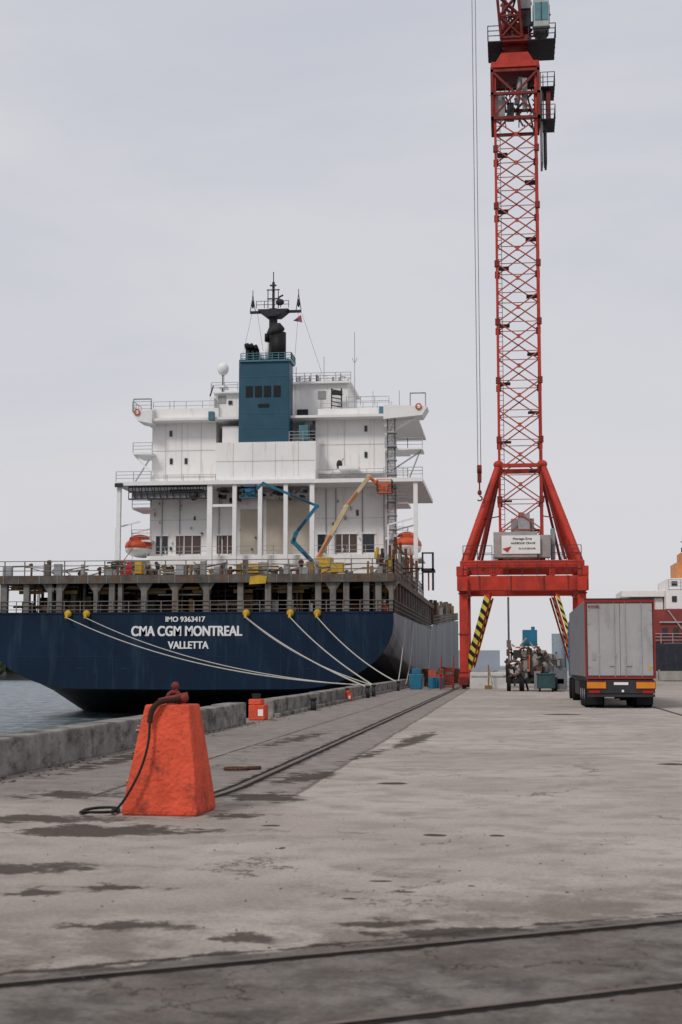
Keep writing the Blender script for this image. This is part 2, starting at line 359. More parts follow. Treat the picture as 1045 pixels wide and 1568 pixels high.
coil=[(c.x-.52,c.y-.48,.03)]
for i in range(30):
    t=i/29*2*math.pi*2.2-1.2; rr_=.20-.03*math.sin(i*.9); coil.append((c.x-.72+rr_*math.cos(t)*1.1,c.y-.22-rr_*math.sin(t)*1.2,.02+.012*(i%7)/3))
hose=curve('hose',[(c.x+.1,c.y-.05,1.20),(c.x+.0,c.y-.16,1.25),(c.x-.08,c.y-.31,1.17),(c.x-.15,c.y-.33,1.02),(c.x-.14,c.y-.38,.78),(c.x-.20,c.y-.45,.5),(c.x-.32,c.y-.50,.25),(c.x-.42,c.y-.52,.10)]+coil,.014,M_black)
hose2=curve('rusty_strap',[(c.x+.12,c.y-.1,1.22),(c.x-.02,c.y-.24,1.22),(c.x-.1,c.y-.31,1.17),(c.x-.15,c.y-.31,1.08),(c.x-.15,c.y-.33,.98)],.03,mat('strap_brown',(.05,.025,.02),.85))
group('concrete_barrier_block',tuple(c),[bl,sc,sd,hk,hose,hose2])
rg=Part('ring',M_rust,smooth=True); torus(rg,(-4.15,21.6,.03),.17,.022,'z'); rg.tube((-4.0,21.7,.03),(-3.8,21.8,.03),.03); group('mooring_ring',(-4.15,21.6,0),[rg])

def moor_box(x,y,s=1):
    a=Part('box_body',M_block,bevel=.03); a.box(x-.35*s,x+.1*s,y-.3*s,y+.35*s,0,.42*s); a.box(x-.35*s,x-.0*s,y-.3*s,y+.3*s,.42*s,.58*s)
    w_=Part('reflector',M_white2); w_.box(x-.08*s,x+.06*s,y-.31*s,y-.3*s,.12*s,.3*s)
    h=Part('steel_cap',M_dkst); h.tube((x-.18*s,y,.58*s),(x-.18*s,y,.72*s),.1*s,.13*s)
    group('mooring_post_box',(x,y,0),[a,w_,h])
moor_box(-7.15,41.3,1.05); moor_box(-7.0,63,.8)
def bollard(x,y,z=.5,s=.6):
    a=Part('bollard_body',M_dkst,smooth=True)
    a.tube((x,y,0),(x,y,z+.2*s),.14*s*1.2,.12*s*1.2,14); a.tube((x,y,z+.2*s),(x,y,z+.3*s),.2*s,.24*s,14); a.tube((x,y,z+.3*s),(x,y,z+.36*s),.24*s,.14*s,14)
    group('mooring_bollard',(x,y,z),[a])
for (x,y,z) in ((-6.85,50,.25),(-6.8,69,.4),(-6.8,72,.4),(-6.8,88,.4)): bollard(x,y,z)

# ================================================================ SHIP
CX=-23.2; HW=15.1; SX0=CX-HW; SX1=CX+HW; YS=101; DKZ=8.1; BZ=5.3
sp_=[]
def zt(Y): return BZ if Y<=141 else BZ+(min(Y,225)-141)*.04
stn=[(101,-.13,1,4.7,7.2),(104,-.4,1,4.7,6.6),(110,-1.3,1,4.6,6),(118,-2.8,1,4.4,5),(130,-5,1,4,4.5),(150,-8,1,3,3),(200,-8,1,2.5,2.5),(232,-8,1,2.5,2.5),(250,-8,.85,3,3),(266,-8,.55,3,3),(280,-8,.12,2,1)]
side=Part('hull_sides',None)
hm=bpy.data.materials.new('hull_side_paint_glare'); hm.use_nodes=True; nt=hm.node_tree; N=nt.nodes; L=nt.links; b=N['Principled BSDF']; b.inputs['Roughness'].default_value=.5; b.inputs['Specular IOR Level'].default_value=.25
geo=N.new('ShaderNodeNewGeometry'); POS=geo.outputs['Position']; s3=N.new('ShaderNodeSeparateXYZ'); L.new(POS,s3.inputs[0])
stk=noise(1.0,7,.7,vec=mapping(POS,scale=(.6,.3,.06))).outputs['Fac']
c1=mix(rng(stk,.35,.65,0,1),(.04,.055,.08),(.14,.15,.17)); c1=mix(rng(noise(.8,7,.7,vec=mapping(POS,scale=(1,.5,.15))).outputs['Fac'],.55,.7,0,.6),c1,(.13,.075,.05))  # weathered, rusty paint, lightened to blue-grey to put side glare in the colour
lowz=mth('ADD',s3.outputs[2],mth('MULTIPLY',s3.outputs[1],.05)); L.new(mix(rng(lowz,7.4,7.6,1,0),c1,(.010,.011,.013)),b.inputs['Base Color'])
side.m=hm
def ring(Y,zb,k,rv,rh):
    w=HW*k; T=zt(Y); pts=[(w,T),(w,(T+zb+rv)/2)]
    for i in range(0,11):
        t=i/10*math.pi/2; pts.append((w-rh*k+rh*k*math.cos(t),zb+rv-rv*math.sin(t)))
    pts.append((0,zb-.05)); 
    full=[(CX+x,z) for x,z in pts]+[(CX-x,z) for x,z in pts[-2::-1]]
    return [(x,Y,z) for x,z in full]
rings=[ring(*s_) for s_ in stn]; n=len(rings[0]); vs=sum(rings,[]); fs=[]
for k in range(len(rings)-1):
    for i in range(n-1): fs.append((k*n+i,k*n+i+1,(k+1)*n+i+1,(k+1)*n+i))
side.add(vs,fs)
tr=Part('transom',M_blue); tr.add(rings[0],[tuple(range(n))])
rim=Part('transom_rim',M_blue); 
rim.box(SX0,SX1,YS-.06,YS+.25,BZ-.02,BZ+.10)
ports=Part('transom_fittings',mat('hull_seam_blue',(.013,.032,.062),.5))
for x in (-33,-28.5,-16.2,-11.5): ports.box(x-.02,x+.02,YS-.015,YS,.6,5.1)
ports.box(-36,-10,YS-.015,YS,2.2,2.23)
for x in (-31,-27.7,-20.5,-14.2): ports.box(x-.2,x+.2,YS-.02,YS,1.3,1.36)
tt=boldtext('name_text','CMA CGM MONTREAL',(-23.1,YS-.03,3.98),1.0,M_white2,.030,sx=.80)+boldtext('imo_text','IMO 9363417',(-23.2,YS-.03,4.85),.52,M_white2,.012)+boldtext('port_text','VALLETTA',(-22.95,YS-.03,2.98),.74,M_white2,.02,sx=.86)
deckp=Part('mooring_deck',M_deck); deckp.box(SX0+.05,SX1-.05,YS+.1,150,4.2,4.35)
poop=Part('poop_deck_slab',M_deck); poop.box(SX0,SX1+.02,YS,156,7.65,DKZ); poop.box(SX0-.02,SX1+.04,YS-.1,YS+.3,7.5,8.05)
main=Part('main_deck',M_deck); main.box(SX0+.2,SX1-.2,150.1,232,4.3,5.2)
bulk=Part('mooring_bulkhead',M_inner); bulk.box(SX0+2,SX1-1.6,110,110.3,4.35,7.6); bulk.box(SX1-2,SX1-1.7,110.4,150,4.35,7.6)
cols=Part('deck_columns',M_col)
for p in (38,75,90,147,172,185,222,270,318,370,412,445,488,510,530,560,578,597):
    x=-8.1-.0481*(603-p)+.1; w_=.22 if p%2 else .3
    cols.box(x-w_/2*1.4,x+w_/2*1.4,YS+.15,YS+.6,BZ,7.5)
    if p%3==0: cols.prism([(x-.6,7.49),(x+.6,7.49),(x+.2,6.9),(x-.2,6.9)],YS+.2,YS+.4)
for x in (-37.6,-36.9): cols.box(x-.25,x+.25,YS+.15,YS+.6,BZ,7.5)
yy=105
while yy<152: cols.box(SX1-.4,SX1-.05,yy,yy+.35,BZ-.9,7.6); yy+=3.2
x=SX0+.5
while x<SX1: cols.box(x,x+.08,YS-.13,YS-.1,7.5,8.05); x+=U(.9,1.6)
brt=Part('bulwark_rail',M_col); brt.rail((SX0,YS+.1,BZ),(SX1,YS+.1,BZ),.9,1.2,3,.03); brt.rail((SX1,YS+.1,BZ),(SX1,150,BZ),.9,1.6,3,.03)
hr=Part('poop_handrail',M_col); hr.rail((SX0,YS,DKZ),(SX1,YS,DKZ),1.05,1.5,3,.035); hr.rail((SX1,YS,DKZ),(SX1,137,DKZ),1.05,1.6,3,.035); hr.rail((SX1,155,zt(150)+.1),(SX1,230,zt(225)+.1),1.1,2,3,.04)
cl={k:Part('clutter_'+k,m) for k,m in dict(grey=M_steel,ochre=M_ochre,rust=M_rust,dark=M_dkst,white=M_shade,yellow=M_yel,deck=M_deck,teal=M_tealL,blue=M_bluel,pale=M_white2).items()}
def winch(x,y,s=1):
    cl['deck'].box(x-1.3*s,x+1.3*s,y-.6,y+.8,4.35,4.75)
    cl['rust'].tube((x-.9*s,y,5.6),(x+.9*s,y,5.6),.42*s,.42*s,14)
    for t in (-.95,-.2,.9): cl['grey'].tube((x+t*s,y,5.6),(x+(t+.08)*s,y,5.6),.78*s,.78*s,16)
    cl['dark'].box(x+1.0*s,x+1.5*s,y-.4,y+.5,4.75,6.1)
for x in (-33.5,-29.2,-25.5,-20.3,-16.2,-11.6): winch(x,YS+U(2.2,3.6),U(.85,1.05))
for i in range(240):
    x=U(SX0+.6,SX1-.8); y=YS+U(1,8.5); k=random.choice(['grey','ochre','rust','dark','white','ochre','deck','dark','dark','deck'])
    t=R()
    if t<.3: w_=U(.08,.4); cl[k].box(x-w_,x+w_,y,y+.5,4.35,U(5.2,6.9))
    elif t<.6: cl[k].tube((x,y,4.35),(x,y,7.6),U(.04,.12),n=8)
    elif t<.85: z=U(5.5,7.4); l=U(.8,4); cl[k].tube((x,y,z),(min(x+l,SX1-.6),y,z),U(.03,.09),n=8)
    else: cl[k].tube((x,y,U(5.2,6)),(x,y+.7,U(5.4,6)),U(.2,.45),n=12)
for i in range(26):
    x=U(SX0+1,SX1-3); cl['ochre' if i%2 else 'deck'].tube((x,YS+.7,7.3-.1*(i%3)),(x+U(1,3),YS+.7,7.3-.1*(i%3)),.06,n=6)
for i in range(9): x=SX0+2+i*3.3+U(-.5,.5); cl['ochre'].box(x,x+U(.8,2.0),YS+1.0,YS+1.15,6.8,7.05)
for i in range(5): x=U(SX0+3,SX1-3); cl['white'].box(x,x+U(.3,.8),YS+.9,YS+1.2,5.2,U(6,6.8))
cl['yellow'].box(SX0+16.2,SX0+16.6,YS+1,YS+1.3,5.4,6.2)
for i in range(170):
    x=U(SX0+1,SX1-1); y=YS+U(1,14); k=random.choice(['grey','ochre','rust','deck','white','rust','deck','dark','ochre'])
    t=R()
    if t<.4: w_=U(.06,.35); cl[k].box(x-w_,x+w_,y,y+.4,DKZ,DKZ+U(.3,1.25))
    elif t<.65: r_=U(.06,.18); h_=U(.6,1.3); cl[k].tube((x,y,DKZ),(x,y,DKZ+h_),r_,n=8); cl[k].tube((x,y,DKZ+h_),(x,y-.3,DKZ+h_-.05),r_*1.4,n=8)
    else: cl[k].tube((x,y,DKZ+U(.3,1.1)),(x+U(.6,3),y,DKZ+U(.3,1.1)),U(.03,.08),n=6)
for x in (-27.8,-19.3,-13.0): cl['yellow'].box(x,x+U(.5,.9),YS+3,YS+4,DKZ+.3,DKZ+U(.9,1.2))
cl['yellow'].prism([(-18.5,7.35),(-17.3,7.42),(-17.2,7.95),(-17.9,8.0),(-18.45,7.9)],YS-.18,YS-.14)
for i in range(230):
    y=U(104,150); k=random.choice(['ochre','rust','deck','white','deck','dark','grey','rust']); x=SX1-U(.3,1.4); z=U(4.4,7)
    cl[k].box(x-.1,x+.1,y,y+U(.1,1.0),z,min(7.6,z+U(.2,1.4)))
for i in range(150):
    y=U(104,134); k=random.choice(['ochre','rust','deck','yellow','grey','rust','dark']); x=SX1-U(.3,1.6); z=DKZ+U(0,1.6)
    cl[k].box(x-.1,x+.1,y,y+U(.1,.5),z,z+U(.2,1.2))
for y in (108,113,119,126,133): cl['rust'].beam((SX1-.4,y,DKZ),(SX1-.4,y,DKZ+3.2),.22); cl['ochre'].beam((SX1-.4,y,DKZ+2.6),(SX1-.4,y+4,DKZ+2.6),.14)
for i in range(200):
    y=U(156,230); k=random.choice(['ochre','rust','deck','ochre','grey','dark','deck']); x=SX1-U(.3,4); z=zt(y)
    cl[k].box(x-.2,x+.2,y,y+U(.2,1.2),z,z+U(.4,2.8))
ch=Part('fairleads',M_yel,smooth=True)
chx=[-31.9,-30.5,-18.7,-15.5,-13.55]
for x in chx: ch.ell((x,YS-.12,5.28),.28,.25,.28,10,8); ch.tube((x,YS-.1,5.3),(x,YS-.6,4.95),.14,.1,10)

# ---- superstructure: general-arrangement sheet, 1 unit = 0.065 m at frame Y=137; K scales the sheet for the parts set further forward
K=1.0
def E(u): return (-38.8+.065*(u-176))*K
def H(v): return 1.6+(10.03+.0647*(860-v))*K
S=Part('house_walls',M_white); S2=Part('house_trim',M_white2); Wn=Part('windows',M_dark); Wb=Part('curtained_windows',M_brown); St=Part('steelwork',M_white2); Dk=Part('dark_fittings',M_dkst); Tn=Part('shadowed_panels',M_cream); SG=Part('grey_fittings_and_shade',M_shade); RP=Part('handrails',M_railg); SM=Part('seams_and_shade_lines',mat('seam_shade_grey',(.52,.50,.48),.7))
def bx(part,u0,u1,v0,v1,y0,y1):
    global K
    o=K; K=y0/137; part.box(E(u0),E(u1),y0,y1,H(v1),H(v0)); K=o
bx(S,228,590,850,916,138,139.9)
bx(S,232,592,741.5,853,140.0,155)
bx(Tn,412,482,765,848,139.95,139.99); bx(Tn,372,404,780,848,139.95,139.99)  # tan panels in the centre recess carry the overhang's shade in their colour
bx(S2,178,648,735,741,136,155)
bx(S,333,487,677,737,137,154)
bx(S,234,333.5,641,741.4,140.02,154); bx(S,486.5,592,639,741.4,140.02,154)
bx(S2,333,487,732,737,136.6,136.95)
bx(S2,487.5,600,724,727,138.5,139.95)
for (a,b_,v,y) in ((234,332,688,139.995),(488,592,683,139.995),(234,332,728,139.995),(233,330,795,139.985),(488,592,795,139.985),(334,486,706,136.985),(229,589,872,137.985)): bx(SM,a,b_,v,v+.6,y-.01,y)  # panel seams, also painted as thin shade lines at deck edges
for u in (255,280,310,505,530,575): bx(SM,u,u+.5,642,733,139.975,139.985)
for u in (360,390,425,460): bx(SM,u,u+.5,678,731,136.975,136.985)
K=138.3/137
bx(S2,216,640,637,640.8,138.3,154)
bx(S,232,337,623,636.9,139,139.15); bx(S,490,600,628,636.9,140,140.15)
for (a,b_,c_) in ((203,234,205),(656,590,654)):
    S2.prism([(E(a),H(628)),(E(b_),H(624)),(E(b_),H(646)),(E(c_+ (6 if a<400 else -6)),H(641))],138,141)
S2.prism([(E(590),H(640)),(E(645),H(640)),(E(590),H(655))],139,139.2); 
RP.rail((E(203),138.1,H(628)),(E(232),138.1,H(628)),1.1,1,3,.03); RP.rail((E(205),138,H(628)),(E(205),141,H(628)),1.1,1,2,.03)
for (a,b_) in ((203,231),(630,653)):
    SG.beam((E(a),138.5,H(628)),(E(a),138.5,H(606)),.1); SG.beam((E(b_),138.5,H(628)),(E(b_),138.5,H(606)),.1); SG.beam((E(a),138.5,H(606)),(E(b_),138.5,H(606)),.12)
for u in (211,643):
    lb=Part('lifebuoy',M_or,smooth=True); torus(lb,(E(u),137.9,H(628)),.26,.07,'y'); sp_.append(lb)
RP.rail((E(232),139.1,H(623)),(E(335),139.1,H(623)),.9,1.4,2,.025); RP.rail((E(490),140.1,H(628)),(E(600),140.1,H(628)),.9,1.4,2,.025)
K=1.0
for (u,v) in ((263,662),(264,705),(287,705),(563,660),(563,700)):
    bx(Wn,u-2.2,u+2.2,v-5,v+4,139.93,139.97)
for (a,b_,m_) in ((242,248,'d'),(252,260,'d'),(273,311,'b'),(336,361,'b'),(490,502,'d'),(516,549,'b'),(557,575,'d')):
    P_=Wn if m_=='d' else Wb
    bx(P_,a,b_,820,847,139.93,139.97)
    bx(S2,a-1.2,b_+1.2,817.5,819.5,139.8,139.95)
    if m_=='b': 
        for t in (.33,.66): bx(S2,a+(b_-a)*t-.6,a+(b_-a)*t+.6,820,847,139.88,139.925)
for (a,b_,v0,v1) in ((548,552,783,792),(300,303,790,796),(421,426,752,758)): bx(Wn,a,b_,v0,v1,139.93,139.96)
for u,w_ in ((186,.4),(327,.5),(365,.4),(404,.4),(443,.4),(483,.45),(638,.4)): St.box(E(u)-w_/2,E(u)+w_/2,136.2,136.6,DKZ,H(741))
St.beam((E(327),136.4,H(775)),(E(365),136.4,H(775)),.25)
bx(SG,335,482,741.2,752,139,139.9)  # grey band painted as the shadow beneath the deck overhang
for i in range(40):
    a=U(335,470); v=U(745,765); bx(random.choice([Dk,SG]),a,a+U(2,12),v,v+U(1,7),138.2,139.5)
for i in range(46):
    a=U(236,588); v=U(752,843)
    if 410<a<484: continue
    bx(random.choice([SG,SG,S2,Dk]),a,a+U(.7,3),v,v+U(1,6),139.75,139.94)
for u in (240,268,330,352,398,497,512,553,586): SG.tube((E(u),139.9,H(848)),(E(u),139.9,H(745)),.05,n=6)
for v in (744,752,763): Dk.beam((E(200),136.6,H(v)),(E(325),136.6,H(v)),.14)
for i in range(26): a=200+i*5; Dk.beam((E(a),136.6,H(744)),(E(a+(5 if i%2 else -0)),136.6,H(763)),.07)
bx(SG,203,322,753,761,136.9,137.6); bx(Dk,262,312,748,756,137,138)
bx(Dk,176,188,737,743,135.8,136)
Dk.ell((E(300),137,H(758)),.5,.5,.5)
K=138.5/137
for v in (690,737,772,825):
    bx(S2,592,626,v,v+3,138.5,143); RP.rail((E(592),138.5,H(v)),(E(626),138.5,H(v)),1.0,1,3,.03)
for v in (690,735): RP.rail((E(626),138.5,H(v)),(E(648),138.5,H(v)),1.0,1,3,.03)
bx(S2,626,648,690,692.5,138.5,142)
for v in (690,775,825):
    bx(S2,204,234,v,v+3,138.5,143); RP.rail((E(204),138.5,H(v)),(E(234),138.5,H(v)),1.0,1,3,.03)
St.beam((E(234),139,H(725)),(E(204),139,H(692)),.18); SG.beam((E(206),139,H(735)),(E(228),139,H(700)),.12)
St.beam((E(592),139,H(668)),(E(640),139,H(642)),.2); SG.beam((E(600),139,H(724)),(E(646),139,H(694)),.14); SG.beam((E(628),139,H(735)),(E(644),139,H(694)),.12)
for u in (596,607): Dk.beam((E(u),138.4,H(645)),(E(u),138.4,H(820)),.09)
vv=645; k=0
while vv<815:
    a,b_=(596,607) if k%2 else (607,596)
    SG.beam((E(a),138.3,H(vv)),(E(b_),138.3,H(vv+21)),.2,.1); bx(SG,594,609,vv+20,vv+21.5,138,139); vv+=21; k+=1
for v in range(648,815,5): SG.beam((E(597),138.45,H(v)),(E(606),138.45,H(v)),.05)
K=136.1/137
RP.rail((E(178),136.1,H(735)),(E(233),136.1,H(735)),1.0,1.4,3,.03); RP.rail((E(590),136.1,H(735)),(E(648),136.1,H(735)),1.0,1.4,3,.03); RP.rail((E(487),136.1,H(735)),(E(590),136.1,H(735)),.9,1.4,3,.025)
RP.rail((E(233),136.1,H(735)),(E(333),136.1,H(735)),.6,1.4,2,.025)
K=138.1/137
RP.rail((E(228),138.1,H(850)),(E(590),138.1,H(850)),.9,1.8,2,.025)
bx(S2,522,552,716,722,137,138.8); Dk.ell((E(524),137.5,H(715)),.3,.3,.45)
SG.beam((E(520),137.5,H(722)),(E(530),137.5,H(706)),.1)
tb=Part('teal_lockers',M_tealL); bx(tb,321,329,628,641,137.8,138.6); bx(tb,461,475,652,675,137.5,138.5); bx(tb,583,590,626,637,139.7,140)
K=142.5/137
bx(S,330,369,600,655,142,152); bx(S2,328,369,598,600,141.5,152); bx(S2,322,330,606,644,141,142)
bx(S,446,536,588,644,143,152); bx(S2,446,540,585,588,142.5,152); bx(S,480,500,640,652,141,145); bx(S,343,369,652,682,139,150)
bx(Dk,458,475,628,652,142.9,142.98); bx(Dk,478,486,652,674,138.5,138.6); bx(Wn,352,358,612,618,141.9,141.96)
bx(SG,490,502,600,612,142.9,142.96); bx(SG,336,348,604,616,141.93,141.97); bx(Dk,512,527,600,606,141.8,142.2)
bx(SG,470,482,640,682,140,144)
for u in (512,527): Dk.beam((E(u),142,H(640)),(E(u),142,H(598)),.12)
for v in range(600,640,6): Dk.beam((E(512),142,H(v)),(E(527),142,H(v+3)),.1)
RP.rail((E(446),142.6,H(585)),(E(540),142.6,H(585)),.9,1.3,3,.03); RP.rail((E(328),141.6,H(598)),(E(369),141.6,H(598)),.8,1.3,3,.03); RP.rail((E(536),141,H(628)),(E(600),141,H(628)),.9,1.3,2,.03)
for (u,v0,v1,r_) in ((545,640,508,.03),(498,585,545,.03),(524,600,575,.05),(520,600,582,.06),(573,628,600,.025),(613,628,600,.03),(265,623,608,.03),(455,590,560,.04),(478,585,570,.04)):
    SG.tube((E(u),143.2,H(v0)),(E(u),143.2,H(v1)),r_,n=6)
for i in range(34): u=U(446,536); random.choice([SG,St,Dk]).tube((E(u),143.5,H(586)),(E(u),143.5,H(U(570,583))),U(.03,.14),n=6)
for i in range(14): u=U(450,530); v=U(574,584); SG.beam((E(u),143.5,H(v)),(E(u+U(3,12)),143.5,H(v+U(-3,3))),.05)
SG.beam((E(541),143.2,H(548)),(E(545),143.2,H(556)),.05); SG.beam((E(549),143.2,H(548)),(E(545),143.2,H(556)),.05)
dm=Part('satcom_dome',M_white2,smooth=True); dm.ell((E(342),143,H(561)),.6,.6,.68,16,10); dm.tube((E(342),143,H(570)),(E(342),143,H(600)),.16); bx(dm,337,349,588,592,142.4,143.6)
Dk.beam((E(343),142.5,H(598)),(E(343),142.5,H(572)),.1); Dk.beam((E(325),142,H(606)),(E(330),142,H(590)),.12)
K=1.0
RP.rail((E(488),137.1,H(677)),(E(446),137.1,H(677)),1,1,3,.03)
fn=Part('funnel',M_teal,bevel=.06); bx(fn,368,446,548,680,137.4,139.8)
ft=Part('funnel_top',M_tealL); bx(ft,370,448,549.5,552,137.2,140); ft.rail((E(370),137.3,H(549.5)),(E(448),137.3,H(549.5)),.75,.6,3,.04); ft.rail((E(448),137.3,H(549.5)),(E(448),140,H(549.5)),.75,.6,3,.04)
fs_=Part('funnel_seams',mat('funnel_seam_teal',(.05,.14,.20),.5)); 
for v in (575,632,655): bx(fs_,368.5,445.5,v,v+.7,137.37,137.39)
lv=Part('funnel_louvres',M_black)
for a in (379,393,407,422): bx(lv,a,a+10.5,590,607,137.33,137.38)
bx(lv,398,415,618,623,137.33,137.38)
ex=Part('exhaust_pipes',M_black,smooth=True)
def pipe(part,u,v0,v1,r_,y,bend=0):
    part.tube((E(u),y,H(v0)),(E(u),y,H(v1)),r_,r_,14); part.tube((E(u),y,H(v1)),(E(u)+bend,y-.4,H(v1-7)),r_,r_*.95,14)
K=138.6/137
pipe(ex,429,552,508,.78,138.6,-.35); pipe(ex,383,552,534,.26,138.3,-.1); pipe(ex,390,552,534,.28,138.5,-.2); pipe(ex,397,552,536,.22,138.4,-.15)
pw=Part('pipe_sleeves',M_white2,smooth=True)
for u,v in ((386,543),(393,543),(403,540),(411,520)): pw.tube((E(u),138.9,H(552)),(E(u),138.9,H(v)),.2,.2,12)
ex.tube((E(411),138.9,H(520)),(E(411),138.7,H(508)),.28,.24,12)
K=142.8/137
ms=Part('signal_mast',M_dkst)
ms.beam((E(421),142.8,H(590)),(E(421),142.8,H(470)),.8,.5); ms.beam((E(421),142.8,H(470)),(E(421),142.8,H(428)),.24); ms.tube((E(421),142.8,H(428)),(E(421),142.8,H(412)),.05,n=6)
ms.beam((E(385),142.8,H(475)),(E(464),142.8,H(475)),.32,.24); ms.prism([(E(398),H(473)),(E(446),H(473)),(E(432),H(484)),(E(412),H(484))],142,143.6)
for u in (389,460):
    ms.beam((E(u-4),142.8,H(474)),(E(u),142.8,H(448)),.07); ms.beam((E(u+4),142.8,H(474)),(E(u),142.8,H(448)),.07); ms.tube((E(u),142.8,H(450)),(E(u),142.8,H(440)),.04,n=6); ms.ell((E(u),142.8,H(462)),.16,.16,.45)
ms.rail((E(396),142.2,H(471)),(E(446),142.2,H(471)),.75,.8,2,.03)
ms.beam((E(412),142.6,H(455)),(E(431),142.6,H(455)),.12); ms.beam((E(413),142.6,H(470)),(E(413),142.6,H(440)),.08); ms.beam((E(429),142.6,H(470)),(E(429),142.6,H(440)),.08); ms.beam((E(411),142.6,H(441)),(E(431),142.6,H(441)),.1)
ms.beam((E(416),142.6,H(434)),(E(426),142.6,H(434)),.15); ms.ell((E(433),142,H(463)),.45,.3,.35); ms.beam((E(430),142,H(456)),(E(438),142,H(452)),.14)
ms.beam((E(420),142,H(500)),(E(412),142,H(520)),.3); ms.ell((E(431),142,H(482)),.3,.3,.3)
stays=[curve('stay',[(E(a),142.8,H(v0)),(E(b_),143,H(v1))],.014,M_dkst) for a,v0,b_,v1 in ((388,475,372,548),(460,475,452,570),(464,475,500,585),(396,475,405,535))]
fl=Part('ensign_flag',mat('flag_cloth',(.35,.10,.12),.8,scale=1.2)); fl.prism([(E(452),H(490)),(E(464),H(481)),(E(466),H(493))],142.7,142.74); fb=Part('flag_blue',mat('flag_blue_cloth',(.05,.07,.2),.8)); fb.prism([(E(452),H(490)),(E(458),H(486)),(E(459),H(491.5))],142.66,142.69)
K=1.0
fl2=Part('stern_flag',mat('flag_red_cloth',(.50,.05,.045),.8)); fl2.prism([(-28.3,7.95),(-27.7,8.9),(-27.35,9.2),(-27.3,8.4),(-27.8,8.0)],YS+.5,YS+.54); fl2.tube((-29.0,YS+.6,DKZ-.3),(-27.2,YS+.6,10.3),.03,n=6)
def boat(u,v,y=138.4):
    global K
    K=y/137
    a=Part('lifeboat_hull',M_lbo,smooth=True); x=E(u); z=H(v); K=1.0
    a.ell((x,y+2.5,z),1.45,3.4,.95,16,10); a.ell((x+.05,y+2.3,z+.65),1.1,2.6,.65,16,8)
    w=Part('lifeboat_keel',M_white2,smooth=True); w.ell((x,y+2.5,z-.3),1.44,3.3,.72,16,8)
    dv=Part('davit',M_white2); 
    for yy in (y-1.2,y+5): dv.beam((x-1.6,yy,z-2.2),(x-1.6,yy,z+1.7),.14); dv.beam((x-1.6,yy,z+1.7),(x+.8,yy,z+2.3),.14); dv.beam((x-.2,yy+.6,z+2.1),(x-.2,yy+.6,z+1),.05)
    dv.box(x-1.7,x+1.6,y-.8,y+6,z-1.6,z-1.45)
    g_=Part('boat_windows',M_dark); g_.box(x-.5,x+.5,y-.02,y+.1,z+.65,z+.85)
    return [a,w,dv,g_]
boats=boat(209,834)+boat(622,834)
bx(Dk,186,232,863,872,137.5,138.2)
RP.rail((E(178),136.2,DKZ+.02),(E(232),136.2,DKZ+.02),3.6,1.6,5,.03); RP.rail((E(592),136.2,DKZ+.02),(E(648),136.2,DKZ+.02),3.6,1.6,5,.03)
Rd=Part('red_posts',M_lbo); 
for (u,v0,v1) in ((606,880,850),(628,880,842),(197,870,858),(655,905,872)): bx(Rd,u,u+2,v1,v0,135,135.3)
bx(Dk,645,664,872,876,134,137); bx(Dk,646,648.5,848,905,134,134.3); bx(Dk,661,664,850,905,134,134.3); bx(Dk,646,664,848,850,134,134.3)
ship=group('container_ship',(CX,150,0),[side,tr,rim,ports,deckp,poop,main,bulk,cols,brt,hr,ch,S,S2,Wn,Wb,St,Dk,Tn,SG,RP,SM,tb,dm,fn,ft,fs_,lv,ex,pw,ms,fl,fb,fl2,Rd]+list(cl.values())+tt+stays+boats+sp_)

def rope(a,b,sag,r=.05):
    a=Vector(a);b=Vector(b); pts=[]
    for i in range(13):
        t=i/12; p=a.lerp(b,t); p.z-=4*sag*t*(1-t); pts.append(p)
    return curve('rope_line',pts,r,M_rope)
rl=[rope((-31.9,YS-.5,5.0),(-6.8,72,.55),1.0,.035),rope((-30.5,YS-.5,5.0),(-6.8,72,.5),.9,.03),rope((-18.7,YS-.5,5.0),(-6.8,69,.5),.35,.042),rope((-18.65,YS-.5,4.9),(-6.8,72,.55),.5,.03),
    rope((-15.5,YS-.5,5.0),(-6.8,72,.55),.3,.04),rope((-13.55,YS-.5,5.0),(-6.8,88,.5),.45,.04),rope((-8.05,112,5.3),(-6.8,88,.5),.5,.03),rope((-8.05,122,5.3),(-6.9,96,.3),.8,.03),rope((-8.05,150,5.6),(-6.9,120,.3),1.2,.03)]
group('mooring_ropes',(-15,85,2),rl)

